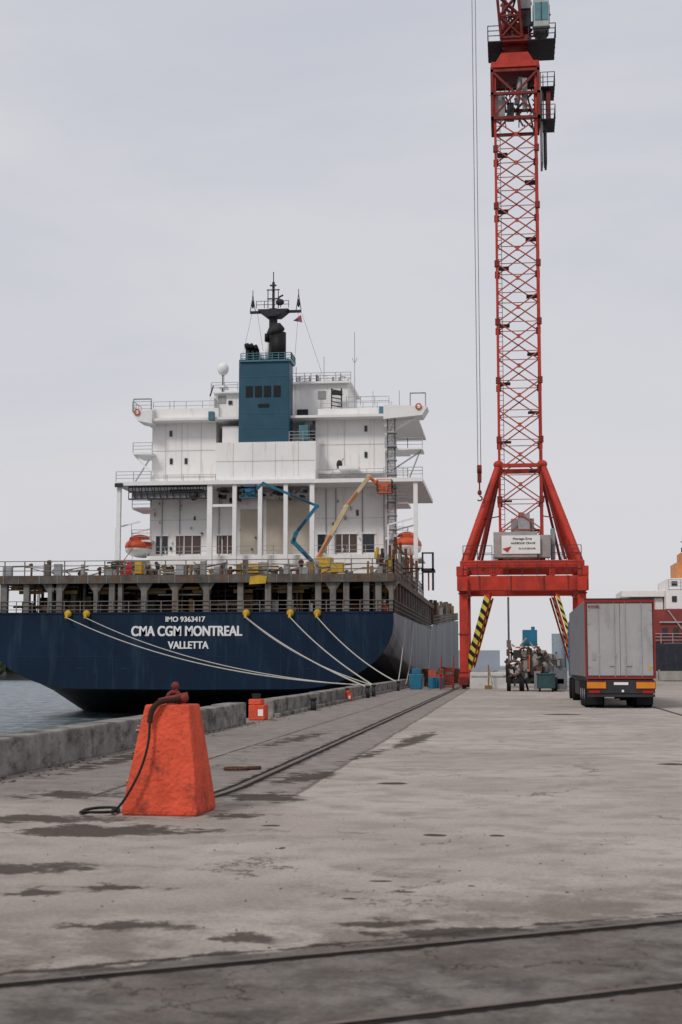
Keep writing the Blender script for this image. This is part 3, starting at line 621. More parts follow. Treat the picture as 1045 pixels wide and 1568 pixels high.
def person(name,x,y,z,mcl):
    me=bpy.data.meshes.new('body'); V=[(0,0,.95),(0,0,1.2),(0,0,1.42),(0,.0,1.52),(0,-.02,1.66),
      (.20,0,1.40),(.27,-.1,1.14),(.2,-.32,1.08),(-.20,0,1.40),(-.27,-.1,1.14),(-.2,-.32,1.08),
      (.1,0,.9),(.12,-.03,.5),(.12,.02,.08),(.12,-.14,.04),(-.1,0,.9),(-.12,-.03,.5),(-.12,.02,.08),(-.12,-.14,.04)]
    Ed=[(0,1),(1,2),(2,3),(3,4),(2,5),(5,6),(6,7),(2,8),(8,9),(9,10),(0,11),(11,12),(12,13),(13,14),(0,15),(15,16),(16,17),(17,18)]
    rr=[.15,.15,.16,.06,.10,.07,.05,.04,.07,.05,.04,.1,.07,.05,.04,.1,.07,.05,.04]
    me.from_pydata([(x+a,y+b,z+c) for a,b,c in V],Ed,[]); o=bpy.data.objects.new('body',me); scene.collection.objects.link(o); me.materials.append(mcl)
    m=o.modifiers.new('s','SKIN')
    for i,r_ in enumerate(rr): me.skin_vertices[0].data[i].radius=(r_,r_*.8)
    me.skin_vertices[0].data[0].use_root=True
    o.modifiers.new('u','SUBSURF').levels=1
    h=Part('head_skin',mat('skin',(.45,.25,.18),.6),smooth=True); h.ell((x,y-.05,z+1.66),.085,.10,.12); h.ell((x,y-.16,z+1.65),.015,.025,.02,6,4)
    for s_ in (.2,-.2): h.ell((x+s_,y-.38,z+1.08),.04,.07,.03)
    ha=Part('hard_hat',M_white2,smooth=True); ha.ell((x,y-.04,z+1.75),.13,.15,.09); 
    group(name,(x,y,z),[o,h,ha])
person('dock_worker',SX1-.75,YS+.9,4.35,M_or)

# ================================================================ BOOM LIFTS (on poop deck)
def boomlift(name,base,pts,mbody,mboom,mtip,basket,msk):
    x,y,z=base
    bd=Part('turret_body',mbody,bevel=.05); bd.box(x-1.0,x+1.0,y-.9,y+1.2,z+.9,z+1.7); bd.box(x-.5,x+.7,y-.6,y+.8,z+1.7,z+2.2)
    chs=Part('chassis',M_shade); chs.box(x-1.2,x+1.2,y-1,y+1.3,z+.4,z+.85)
    ty=Part('wheels',M_tyre,smooth=False)
    for sx in (-1.0,1.0):
        for sy in (-1.2,1.3): ty.tube((x+sx-.18,y+sy,z+.42),(x+sx+.18,y+sy,z+.42),.42,.42,14)
    bm_=Part('boom_lower',mboom); tp=Part('boom_tip',mtip)
    for i in range(len(pts)-1):
        P_=(tp if i==len(pts)-2 else bm_); w_=.36-.05*i
        P_.beam((pts[i][0],y,pts[i][1]),(pts[i+1][0],y,pts[i+1][1]),w_)
        P_.ell((pts[i+1][0],y,pts[i+1][1]),w_*.7,w_*.6,w_*.7,8,6)
        a=Vector((pts[i][0],y-.28,pts[i][1])); b_=Vector((pts[i+1][0],y-.28,pts[i+1][1])); msk.beam(a.lerp(b_,.1),a.lerp(b_,.5),.1)
    bk=Part('basket',mtip); bxx,bz=basket
    bk.box(bxx-.6,bxx+.6,y-.5,y+.5,bz-.5,bz-.42)
    for p,q_ in (((-.6,-.5),(.6,-.5)),((-.6,.5),(.6,.5)),((-.6,-.5),(-.6,.5)),((.6,-.5),(.6,.5))): bk.rail((bxx+p[0],y+p[1],bz-.45),(bxx+q_[0],y+q_[1],bz-.45),1.05,.6,3,.03)
    bk.beam((pts[-1][0],y,pts[-1][1]),(bxx,y,bz-.3),.2); bk.box(bxx-.25,bxx+.25,y-.55,y-.45,bz,bz+.3)
    group(name,base,[bd,chs,ty,bm_,tp,bk,msk])
boomlift('boom_lift',(-15.6,118,DKZ),[(-16.2,10.1),(-17.9,11.9),(-17.7,12.6),(-15.9,14.9),(-20.5,16.9)],M_or,M_bluel,M_bluel,(-21.7,16.1),Part('hydraulic_ram',M_dkst))
boomlift('boom_lift',(-14.9,115,DKZ),[(-15.6,9.9),(-13.1,14.4),(-11.2,16.9),(-10.6,16.4)],M_yel,M_creamL,M_or,(-9.9,16.0),Part('hydraulic_ram',M_or))

# ================================================================ HARBOUR CRANE
cx=.95; cy=100
rd=Part('portal_frame',M_red,bevel=.04); 
LX=(-3.0,4.9); LY=(96.5,104.0)
for x in LX:
    for y in LY:
        rd.box(x-.28,x+.28,y-.28,y+.28,.9,6.45)
        rd.prism([(x-.28,1.0),(x+.28,1.0),(x+.42,.3),(x-.42,.3)],y-.5,y+.5)
    rd.box(x-.32,x+.32,LY[0]-.8,LY[1]+.8,6.5,7.4)
for y in LY:
    rd.box(LX[0]-.42,LX[1]+.45,y-.38,y+.38,6.56,7.55) 
    rd.box(LX[0]-.15,LX[1]+.15,y-.25,y+.25,8.1,8.6)
    for x in (LX[0],-1.0,cx+2,LX[1]): rd.box(x-.2,x+.2,y-.22,y+.22,7.55,8.1)
    for x in (LX[0]-.1,LX[1]+.1): rd.box(x-.36,x+.36,y-.42,y+.42,7.55,8.2)
for x in LX: rd.box(x-.22,x+.22,LY[0],LY[1],8.1,8.6)
flg=Part('flanges',M_redD)
for x in LX:
    for z in (1.05,3.6,6.35): flg.box(x-.34,x+.34,LY[0]-.34,LY[0]+.34,z,z+.08)
for x in (-1.9,.2,2.4,4.0): flg.box(x-.04,x+.04,LY[0]-.42,LY[0]-.38,6.56,7.55)
bog=Part('bogies',M_redD,bevel=.03); whl=Part('bogie_wheels',M_dkst)
for x in LX:
    for y in LY:
        bog.box(x-.3,x+.3,y-1.1,y+1.1,.25,.8)
        for s_ in (-.7,.7): whl.tube((x-.12,y+s_,.26),(x+.12,y+s_,.26),.25,.25,14)
al=Part('raking_legs',M_red)
for x,mx in ((LX[0],cx-1.5),(LX[1],cx+1.5)):
    for y,my in ((LY[0],98.45),(LY[1],101.5)):
        al.tube((x+(.1 if x<0 else -.1),y,8.5),(mx,my,15.4),.27,.22,12)
        al.ell((mx,my,15.4),.36,.36,.3)
al.box(cx-1.75,cx+1.75,98.2,98.5,15.2,15.45); al.box(cx-1.75,cx+1.75,101.45,101.75,15.2,15.45); al.box(cx-1.75,cx-1.45,98.5,101.45,15.21,15.44); al.box(cx+1.45,cx+1.75,98.5,101.45,15.21,15.44)
dl=Part('thin_struts',M_redD)
for s_ in (-1,1):
    dl.beam((cx+s_*1.5,98.5,14.9),(cx+s_*2.9,97,8.7),.14); dl.beam((cx+s_*1.5,101.5,14.9),(cx+s_*2.9,103.5,8.7),.14)
    dl.beam((cx+s_*1.5,98.5,11.8),(cx+s_*3.1,97.2,11.4),.08)
ya=Part('stripe_yellow',mat('hazard_yellow',(.60,.50,.06),.6)); bk_=Part('stripe_black',M_black)
for y in LY:
    for (x0,x1) in ((-1.35,-2.75),(3.25,4.65)):
        a=Vector((x0,y,6.4)); b_=Vector((x1,y,1.4)); n_=18
        for i in range(n_):
            P_=(al if i<1 else (ya if i%2 else bk_)); z0_=a.z+(b_.z-a.z)*i/n_; z1_=a.z+(b_.z-a.z)*(i+1)/n_
            def xx(z): return x0+(x1-x0)*(a.z-z)/(a.z-b_.z)
            w_=.16; sl=.16
            P_.prism([(xx(z0_)-w_,z0_+sl),(xx(z0_)+w_,z0_-sl),(xx(z1_)+w_,z1_-sl),(xx(z1_)-w_,z1_+sl)],y-.13,y+.13)
        al.tube(a+Vector((.24*(1 if x0<0 else -1),0.1,0)),b_+Vector((.24*(1 if x0<0 else -1),.1,0)),.07)
ps=Part('mast_posts',M_red); br=Part('mast_bracing',M_redL); jt=Part('mast_joints',M_redD); ld=Part('mast_ladders',M_dkst); lt=Part('mast_secondary_bracing',mat('pale_bracing',(.42,.27,.23),.6))
z0=8.8; z1=40.2; hw=1.45; nb=15; dz=(z1-z0)/nb
for sx in (-1,1):
    for sy in (-1,1): ps.box(cx+sx*hw-.085,cx+sx*hw+.085,cy+sy*hw-.085,cy+sy*hw+.085,z0-.6,z1+3.6)
for k in range(nb+1):
    z=z0+k*dz
    for s_ in (-1,1):
        br.beam((cx-hw,cy+s_*hw,z),(cx+hw,cy+s_*hw,z),.05); br.beam((cx+s_*hw,cy-hw,z),(cx+s_*hw,cy+hw,z),.05)
    if k%2==0:
        for sx in (-1,1):
            for sy in (-1,1): jt.box(cx+sx*hw-.17,cx+sx*hw+.17,cy+sy*hw-.17,cy+sy*hw+.17,z-.22,z+.22)
    if k<nb:
        for s_ in (-1,1):
            br.beam((cx-hw,cy+s_*hw,z),(cx+hw,cy+s_*hw,z+dz),.08); br.beam((cx+hw,cy+s_*hw,z),(cx-hw,cy+s_*hw,z+dz),.08)
            lt.beam((cx+s_*hw,cy-hw,z),(cx+s_*hw,cy+hw,z+dz),.065); lt.beam((cx+s_*hw,cy+hw,z),(cx+s_*hw,cy-hw,z+dz),.065)
        br.box(cx-.11,cx+.11,cy-hw-.05,cy-hw+.05,z+dz/2-.14,z+dz/2+.14)
        if k%2==0: ld.box(cx-hw+.1,cx-.6,cy-.5,cy+.5,z+.02,z+.06)
        if k%2==1: ld.box(cx+.6,cx+hw-.1,cy-.5,cy+.5,z+.02,z+.06)
        for t in range(1,6): ld.box(cx-hw-.02,cx-hw+.34,cy-hw+.18,cy-hw+.22,z+dz*t/6,z+dz*t/6+.03)
ld.beam((cx-hw+.34,cy-hw+.2,z0),(cx-hw+.34,cy-hw+.2,z1),.04)
bal=Part('ballast_blocks',mat('ballast_grey',(.36,.33,.32),.8,dirt=(.3,.1,.07),damt=.4,var=.2),bevel=.04)
bal.box(cx-1.9,cx+1.05,97.2,98.3,8.85,10.6); bal.box(cx-1.9,cx+1.45,101.6,102.8,8.85,10.6); bal.box(cx+1.1,cx+1.95,97.4,98.3,8.85,10.4); bal.box(cx-.7,cx+.9,99,101,10.2,11.7)
sg=Part('sign_board',M_white2); sg.box(cx-1.35,cx+1.25,97.13,97.18,9.1,10.35); sr=Part('sign_logo',M_red); sr.prism([(cx-1.3,9.45),(cx-.7,9.6),(cx-.95,9.2)],97.10,97.12)
st_=[text('sign_text','Montage-Grue',(cx+.05,97.11,10.12),.22,M_black),text('sign_text2','HARBOUR CRANE',(cx+.1,97.11,9.82),.20,M_black),text('sign_text3','Tel 514 555-0100',(cx+.35,97.11,9.45),.16,M_black)]
cab0=Part('electrical_cabinets',M_shade,bevel=.03); cab0.box(cx+2.0,cx+2.3,98,99,8.8,10.9); cab0.box(cx-.2,cx+.6,98.6,98.9,10.2,12)
rl2=Part('portal_rails',M_dkst); rl2.rail((LX[0],96.3,8.6),(cx-2,96.3,8.6),1,.8,2,.025); rl2.rail((cx+2,96.3,8.6),(LX[1],96.3,8.6),1,.8,2,.025); rl2.rail((LX[0],104.2,8.6),(LX[1],104.2,8.6),1,.9,2,.025)
rl2.rail((LX[0],96.05,7.56),(LX[1],96.05,7.56),.9,.9,2,.02)
hd=Part('slewing_head',M_red,bevel=.04); dh=Part('head_dark_frames',M_redD); hs=Part('head_steel',M_steel); hdk=Part('head_platforms',M_dkst)
for z in (40.3,42.1,43.8):
    for s_ in (-1,1): dh.box(cx-1.75,cx+1.75,cy+s_*1.65-.1,cy+s_*1.65+.1,z-.1,z+.1); dh.box(cx+s_*1.65-.1,cx+s_*1.65+.1,cy-1.5,cy+1.5,z-.09,z+.09)
for sx in (-1,1):
    for sy in (-1,1):
        dh.beam((cx+sx*1.65,cy+sy*1.65,40.2),(cx+sx*1.65,cy+sy*1.65,44),.2)
    dh.beam((cx-1.65,cy+sx*1.65,40.3),(cx,cy+sx*1.65,42.1),.12); dh.beam((cx+1.65,cy+sx*1.65,40.3),(cx,cy+sx*1.65,42.1),.12)
    dh.beam((cx-1.65,cy+sx*1.65,43.8),(cx,cy+sx*1.65,42.1),.14); dh.beam((cx+1.65,cy+sx*1.65,43.8),(cx,cy+sx*1.65,42.1),.14)
dh.box(cx-1.4,cx+1.4,cy-1.4,cy+1.4,43.75,44.0)
hd.prism([(cx-1.75,44.01),(cx+1.75,44.01),(cx+1.7,44.45),(cx-1.7,44.45)],cy-1.75,cy+1.75)
hd.prism([(cx-1.45,44.46),(cx+1.45,44.46),(cx+.95,45.3),(cx-.95,45.3)],cy-1.3,cy+1.3); dh.tube((cx,cy,45.3),(cx,cy,46.1),1.05,.95,20)
hdk.box(cx-1.9,cx-.9,cy-1.8,cy+1.8,45.9,45.98); hdk.box(cx+.9,cx+2.9,cy-1.8,cy+1.8,45.9,45.98); hdk.rail((cx-1.9,cy-1.8,46),(cx-1.0,cy-1.8,46),1.1,.5,3,.03); hdk.rail((cx+1,cy-1.8,46),(cx+2.9,cy-1.8,46),1.1,.5,3,.03); hdk.rail((cx+2.9,cy-1.8,46),(cx+2.9,cy+1.8,46),1.1,.8,3,.03); hdk.rail((cx-1.9,cy-1.8,46),(cx-1.9,cy+1.8,46),1.1,.8,3,.03)
dh.box(cx-1.0,cx+1.2,cy-1.7,cy-1.3,45.95,46.4)
hs.box(cx-1.45,cx-.75,cy-1.2,cy-.8,40.5,42.3); hs.box(cx+.5,cx+.85,cy-1.4,cy-1.0,41,43.3); hs.tube((cx+.1,cy-1,41.5),(cx+.4,cy-1,43.5),.2); hdk.box(cx-.6,cx-.1,cy-1.2,cy-.6,40.4,41.6)
for i in range(44):
    x=U(-1.6,1.6); z=U(40.4,43.6); random.choice([hs,hdk,dh]).beam((cx+x,cy+U(-1.5,1.5),z),(cx+x+U(-.6,.6),cy+U(-1.5,1.5),z+U(-.9,.9)),U(.04,.12))
for z in (40.2,42.6):
    hdk.box(cx+1.8,cx+2.8,cy-1.3,cy+1.3,z,z+.06); hdk.rail((cx+2.8,cy-1.3,z),(cx+2.8,cy+1.3,z),1.1,.6,3,.025); hdk.rail((cx+1.8,cy-1.3,z),(cx+2.8,cy-1.3,z),1.1,.5,3,.025)
hs.box(cx+1.77,cx+1.92,cy-1,cy+1,37.2,42.5); hdk.box(cx+2.05,cx+2.2,cy-.8,cy+.8,37.2,39.8); dh.box(cx+2.2,cx+2.5,cy-1,cy+1,40.4,42.4)
hs.box(cx+1.98,cx+2.04,cy-.3,cy+.3,37.2,44)
hd.box(cx-1.0,cx+1.1,cy-1.25,cy+4,46.12,46.5); dh.box(cx-.9,cx+1.2,cy+.8,cy+6.5,46.55,48.5)
cb=Part('operator_cab',mat('cab_paint',(.40,.42,.40),.5),bevel=.08); cb.box(cx+1.35,cx+2.45,cy-2.4,cy-.6,46.6,48.7); cg=Part('cab_glass',M_glassT); cg.box(cx+1.45,cx+2.35,cy-2.45,cy-2.41,47.1,48.4); cg.box(cx+1.30,cx+1.34,cy-2.2,cy-.8,47.2,48.3); cg.box(cx+2.46,cx+2.50,cy-2.2,cy-.8,47.2,48.3)
hdk.box(cx+1.3,cx+2.5,cy-2.46,cy-2.3,46.45,46.6); hdk.beam((cx+1.9,cy-2.47,47.1),(cx+1.9,cy-2.47,48.4),.05)
hs.box(cx+1.5,cx+2.3,cy-.5,cy+.6,47,50.5); hs.box(cx+.4,cx+1.2,cy-1.6,cy-.8,48.4,50); hdk.box(cx+.5,cx+1.2,cy-1.7,cy-1.6,47.0,48.2)
for i in range(36):
    x=U(-.6,2.4); z=U(46.6,50.5); random.choice([hs,hdk,dh]).beam((cx+x,cy+U(-1.9,.5),z),(cx+x+U(-.6,.6),cy+U(-1.9,.5),z+U(-.9,.9)),U(.05,.13))
JB=Vector((cx-.2,cy-1.2,46.4)); JT=Vector((-1.6,90.3,72))
jd=(JT-JB); nj=18; jb=Part('luffing_jib',M_redD)
wv=Vector((1,0,0))*.75; uv=jd.normalized().cross(Vector((1,0,0))).normalized()*.6
for i in range(nj):
    a=JB+jd*(i/nj); b_=JB+jd*((i+1)/nj)
    for s1 in (-1,1):
        for s2 in (-1,1): jb.beam(a+wv*s1+uv*s2,b_+wv*s1+uv*s2,.16)
    for s2 in (-1,1): jb.beam(a-wv+uv*s2,b_+wv+uv*s2,.1); jb.beam(a+wv+uv*s2,b_-wv+uv*s2,.1); jb.beam(a-wv+uv*s2,a+wv+uv*s2,.1)
    for s1 in (-1,1): jb.beam(a+wv*s1-uv,b_+wv*s1+uv,.1)
for s1 in (-.8,.8): dh.beam((cx+s1,cy-.5,46.8),(cx+s1*.6,cy+2,56),.3); dh.beam((cx+s1,cy+5.5,48.4),(cx+s1*.6,cy+2,56),.2)
dh.beam((cx-.9,cy-1.4,46.8),(cx+1.2,cy-.2,49.4),.22); dh.beam((cx+1.2,cy-1.4,46.8),(cx-.9,cy-.2,49.4),.22)
hk2=Part('hook_block',M_redD); hx,hy=-1.85,97.0
hk2.box(hx-.14,hx+.14,hy-.12,hy+.12,14.0,15.2); hk2.tube((hx-.16,hy,14.9),(hx+.16,hy,14.9),.28,.28,14); hk2.beam((hx,hy,14),(hx,hy,13.2),.1); hk2.ell((hx,hy,13.3),.15,.1,.2); torus(hk2,(hx,hy,12.9),.16,.05,'y',-2.6,1.6)
cab_=[curve('hoist_cable',[(hx-.10,hy,15.1),(hx-.24,hy,72)],.028,M_steel),curve('hoist_cable',[(hx+.10,hy,15.1),(hx+.02,hy,72)],.028,M_steel)]
group('harbour_crane',(cx,cy,0),[rd,flg,bog,whl,al,dl,ya,bk_,ps,br,jt,ld,lt,bal,sg,sr,cab0,rl2,hd,dh,hs,hdk,cb,cg,jb,hk2]+st_+cab_)

# ================================================================ SEMI TRAILER
tx0,tx1,ty0=2.81,5.36,53.6; TL=13.6
M_tw=mat('trailer_door_grey',(.38,.375,.375),.5,var=.15,scale=.8,dirt=(.22,.20,.18),damt=.6,dthr=.52,dscale=(1,1,.3)); M_tr=mat('trailer_red_trim',(.26,.03,.03),.5,var=.2); M_ts=mat('trailer_side_grey',(.20,.20,.21),.6,var=.2)
tb_=Part('box_body',M_ts,bevel=.03); tb_.box(tx0,tx1,ty0+.08,ty0+TL,1.15,3.98)
do=Part('rear_doors',M_tw,bevel=.01); xm=(tx0+tx1)/2; do.box(tx0+.09,xm-.006,ty0,ty0+.07,1.2,3.86); do.box(xm+.006,tx1-.09,ty0,ty0+.07,1.2,3.86)
fr=Part('rear_frame',M_tr); fr.box(tx0-.005,tx0+.06,ty0-.03,ty0+.1,1.1,4.0); fr.box(tx1-.06,tx1+.005,ty0-.03,ty0+.1,1.1,4.0); fr.box(tx0+.06,tx1-.06,ty0-.03,ty0+.1,3.89,4.0); fr.box(tx0+.06,tx1-.06,ty0-.03,ty0+.1,1.08,1.17)
rf=Part('roof_edge',M_dkst); rf.box(tx0-.01,tx1+.01,ty0-.04,ty0+.12,4.003,4.05)
lk=Part('door_lock_bars',M_tw)
for x in (tx0+.5,xm-.2,xm+.2,tx1-.5):
    lk.tube((x,ty0-.02,1.15),(x,ty0-.02,3.88),.014,n=8); lk.box(x-.04,x+.04,ty0-.03,ty0,1.9,1.97)
lk.box(xm-.4,xm-.2,ty0-.04,ty0-.01,1.55,1.6); lk.box(xm+.2,xm+.4,ty0-.04,ty0-.01,1.55,1.6)
for z in (1.5,2.3,3.1,3.6):
    for x in (tx0+.1,tx1-.18): lk.box(x,x+.08,ty0-.02,ty0,z,z+.06)
un=Part('underframe',M_dkst); un.box(tx0+.1,tx1-.1,ty0+.1,ty0+TL,.95,1.14); un.box(tx0+.05,tx1-.05,ty0-.05,ty0+.08,.42,.52); un.box(tx0+.05,tx1-.05,ty0-.04,ty0+.05,.55,1.04); un.box(tx0+.5,tx0+.6,ty0+.05,ty0+.15,.42,.95); un.box(tx0+.2,tx1-.2,ty0+1,ty0+5,.5,.9)
un.box(tx0+.03,tx0+.06,ty0+5.5,ty0+9.5,.4,.95); un.box(tx0+.3,tx0+.5,ty0+10,ty0+10.2,.1,1)
mk=Part('marker_boards',mat('marker_orange',(.75,.26,.02),.4)); mk.box(tx0+.04,tx0+.72,ty0-.08,ty0-.06,.74,.96); mk.box(tx1-.72,tx1-.04,ty0-.08,ty0-.06,.74,.96)
mb=Part('marker_red_edges',M_tr); 
for a,b_ in ((tx0+.02,tx0+.74),(tx1-.74,tx1-.02)): mb.box(a,b_,ty0-.07,ty0-.055,.71,.99)
tl=Part('tail_lamps',mat('tail_lamp_red',(.35,.02,.02),.3)); tl.box(tx0+.1,tx0+.5,ty0-.07,ty0-.05,.56,.66); tl.box(tx1-.5,tx1-.1,ty0-.07,ty0-.05,.56,.66)
np_=Part('number_plate',M_white2); np_.box(xm-.26,xm+.26,ty0-.07,ty0-.05,.86,.96); np_.box(xm+.02,xm+.1,ty0-.075,ty0-.055,.6,.68)
ty_=Part('tyres',M_tyre,bevel=.03); hb=Part('hubs',M_steel)
for y in (ty0+1.4,ty0+2.75,ty0+4.1):
    for x in (tx0+.02,tx1-.37,tx0+.4,tx1-.75): ty_.tube((x,y,.5),(x+.33,y,.5),.5,.5,24)
    for x in (tx0+.0,tx1-.03): hb.tube((x,y,.5),(x+.04,y,.5),.2,.2,12)
mf=Part('mudflaps',M_black); mf.box(tx0+.05,tx0+.65,ty0+.75,ty0+.78,.12,.9); mf.box(tx1-.65,tx1-.05,ty0+.75,ty0+.78,.12,.9)
lb2=Part('door_label',M_shade); lb2.box(tx0+.25,tx0+.4,ty0-.012,ty0-.003,1.75,2.05)
lg=text('maker_text','KOGEL',(tx0+.34,ty0-.035,3.75),.14,M_tr)
lbl=Part('warning_label',M_yel); lbl.box(tx1-.27,tx1-.14,ty0-.01,ty0-.004,1.4,1.55)
trc=Part('tractor_cab',M_bluel,bevel=.1); trc.box(tx0+.05,tx1-.05,ty0+TL+.6,ty0+TL+2.8,1.0,3.7); trc.box(tx0+.2,tx1-.2,ty0+TL-1.5,ty0+TL+2.9,.6,.94)
for y in (ty0+TL-1.2,ty0+TL+2.2):
    for x in (tx0+.05,tx1-.4): ty_.tube((x,y,.5),(x+.35,y,.5),.5,.5,24)
group('semi_trailer_truck',(xm,ty0+6,0),[tb_,do,fr,rf,lk,un,mk,mb,tl,np_,ty_,hb,mf,lb2,lg,lbl,trc])

# ================================================================ EQUIPMENT by the crane
py=88
pr=Part('rig_chassis',M_dkst); pr.box(.0,3.3,py,py+3,.45,.75); pr.box(2.0,2.3,py-.1,py,.3,.8)
pc=Part('cream_tanks',mat('cream_tank_paint',(.30,.27,.235),.5,var=.4,scale=2),bevel=.05)
for x,z in ((1.0,1.9),(1.6,2.1),(2.15,1.6)): pc.tube((x,py+.4,.75),(x,py+.4,z),.24,.24,16); pc.tube((x,py+.4,z),(x,py+.4,z+.18),.24,.08,16)
pc.box(.75,2.3,py+1,py+2,.8,2.5)
pb_=Part('brown_pipework',mat('brown_hose',(.13,.07,.045),.75,var=.4))
pd_=Part('dark_machinery',M_dkst)
for i in range(46):
    x=U(-.1,2.2); z=U(.7,2.8); random.choice([pb_,pd_,pc]).tube((x,py+U(-.2,.9),z),(x+U(-.5,.6),py+U(0,.9),z+U(-.7,.5)),U(.03,.09),n=8)
for i in range(40):
    x=U(-.2,3); z=U(.3,2.4); random.choice([pb_,pd_,pd_,pc]).box(x,x+U(.08,.4),py+U(-.3,.4),py+.6,z,z+U(.1,.5))
torus(pb_,(.3,py-.1,1.4),.45,.09,'y'); torus(pb_,(.95,py+.1,2.35),.3,.07,'y')
pk=Part('reel_wheels',M_tyre)
pk.tube((-.15,py-.2,.45),(.1,py-.2,.45),.45,.45,18); pk.tube((.6,py-.3,.45),(.9,py-.3,.45),.45,.45,18); pk.tube((-.2,py+.4,1.2),(-.05,py+.4,1.2),.7,.7,20); pk.tube((2.6,py+.2,.45),(2.9,py+.2,.45),.45,.45,18)
pt=Part('teal_hopper',M_bluel,bevel=.03); pt.box(.85,1.75,py+1,py+1.9,2.75,3.75); pt.tube((1.5,py+1.3,3.7),(1.5,py+1.3,3.95),.12)
ps2=Part('steel_boxes',M_steel,bevel=.02); ps2.box(2.2,2.9,py+.6,py+1.6,.8,1.9); ps2.box(1.5,1.9,py-.4,py,.1,1.2)
for i in range(18): x=U(0,3); z=U(.5,2.4); ps2.box(x,x+U(.06,.25),py+U(-.2,.4),py+.6,z,z+U(.1,.4))
po=Part('orange_pieces',M_or); po.box(.4,.7,py-.2,py,2.6,2.7); po.box(1.2,1.26,py-.2,py,1.2,2.2)
group('pump_tank_rig',(1.5,py,0),[pr,pc,pb_,pd_,pk,pt,ps2,po])
wb=Part('bin_body',mat('bin_dark_green',(.03,.07,.075),.6,var=.3),bevel=.03); wb.box(1.65,2.7,85.8,86.8,.2,1.0); wb.box(1.6,2.75,85.75,86.85,1.0,1.1)
wb2=Part('bin_wheels',M_tyre)
for x in (1.8,2.55): wb2.tube((x-.06,85.9,.14),(x+.06,85.9,.14),.14)
group('waste_bin',(2.1,86,0),[wb,wb2])
wbb=Part('box_body',mat('grey_box',(.15,.16,.17),.6),bevel=.03); wbb.box(2.7,3.5,88,89.4,.1,1.4); wbb.box(2.6,3.4,89.45,90.4,.1,2.0); wbb.tube((2.9,89,1.4),(2.9,89,2.4),.08); group('equipment_cabinet',(3.1,89,0),[wbb])
for x0,x1 in ((-2.6,-1.35),(-1.3,-.1)):
    a=Part('barrier_body',mat('white_barrier_plastic',(.58,.57,.55),.7,var=.2),bevel=.04); a.prism([(x0,0),(x1,0),(x1-.04,1.1),(x0+.04,1.1)],95.0,95.6); b_=Part('barrier_stripe',M_shade); b_.box(x0+.1,x1-.1,94.96,94.99,.8,.88)
    group('water_filled_barrier',((x0+x1)/2,95.3,0),[a,b_])
pw_=Part('prop_body',M_ochre); pw_.box(-1.6,-1.1,94.0,94.6,0,.25); pw_.tube((-1.35,94.3,.2),(-1.35,94.3,1.6),.04); pw_.beam((-1.35,94.3,1.6),(-1.1,94.3,.3),.04); group('prop_stand',(-1.4,94.3,0),[pw_])
tbn=Part('skip_body',M_bluel,bevel=.04); tbn.prism([(-6.4,0),(-5.7,0),(-5.6,1.0),(-6.5,1.0)],93,94.5); tbn.box(-6.3,-5.8,93.4,94,1.0,1.35); group('waste_skip',(-6,93.5,0),[tbn])
dr=Part('drums_mesh',M_bluel,smooth=False)
for x,y in ((-5.2,97),(-4.6,97.4),(-4.95,98.2)): dr.tube((x,y,0),(x,y,.75),.26,.26,16)
group('steel_drums',(-4.9,97.5,0),[dr])
stp=Part('steps_frame',M_redD)
for i in range(5): stp.box(-4.4,-3.6,92+i*.35,92.35+i*.35,.25*i+.15,.25*i+.22)
for x in (-4.4,-3.6): stp.beam((x,92,.1),(x,93.8,1.3),.08); stp.rail((x,92,.9),(x,93.8,2.1),.05,.6,1,.03); stp.beam((x,92,0),(x,92,1),.06); stp.beam((x,93.8,0),(x,93.8,2.2),.06)
group('boarding_steps',(-4.0,93,0),[stp])
jk=Part('stack_mesh',M_ochre,bevel=.01); jk2=Part('stack_red',M_redL); jk3=Part('stack_grey',M_steel); jk4=Part('stack_dark',M_rust)
for i in range(60):
    y=U(98,140); x=U(-7,-4.6); w_=U(.1,.4); random.choice([jk,jk2,jk3,jk4,jk4]).box(x-w_,x+w_,y,y+U(.3,1),0,U(.2,1.4))
group('dunnage_stack',(-6,120,0),[jk,jk2,jk3,jk4])
pl=Part('post',M_steel); pl.tube((.0,100,0),(.0,100,6.3),.07,n=8); pl.box(-.15,.15,99.8,100.2,2.8,3.3); group('utility_post',(0,100,0),[pl])

# ================================================================ RIGHT-HAND SHIP, FENCE
a=Part('hull',mat('dark_hull_paint',(.03,.034,.045),.5,var=.3,dirt=RUST,damt=.5),bevel=.1); a.prism([(13.8,-3),(60,-3),(60,3.8),(14.4,3.8)],150,166) 
b_=Part('deck_houses',M_white,bevel=.05); b_.box(12.7,16.2,153,160,3.85,8.6); b_.box(16.3,40,151,163,7.35,9.35); b_.box(11.9,18.5,152.5,161,8.7,9.4); b_.box(16.6,40,152,162,9.45,10.6)
c_=Part('brown_upperworks',mat('red_oxide_paint',(.25,.05,.045),.6,var=.3,scale=.6,dirt=(.12,.03,.03),damt=.5)); c_.box(13.9,45,150.3,151.2,3.85,7.3)
d_=Part('orange_tower',mat('buff_orange_paint',(.66,.28,.11),.6)); d_.box(17.6,22,153,158,10.65,12.3); d_.box(18.2,21,153.5,157,12.3,13.4)
e_=Part('ship_windows',M_dark)
for i in range(8): e_.box(16.9+i*1.1,17.4+i*1.1,150.93,150.97,8.1,8.7) ; 
for i in range(5): e_.box(17.0+i*1.3,17.6+i*1.3,151.93,151.97,9.8,10.3)
for i in range(5): e_.box(15.8+i*1.1,16.3+i*1.1,150.22,150.28,4.5,5.4)
f_=Part('ship_rails',M_railg); f_.rail((16.6,150.9,9.4),(30,150.9,9.4),1,1.2,3,.035); f_.rail((14.4,150.1,3.8),(30,150.1,3.8),1,1.2,3,.04)
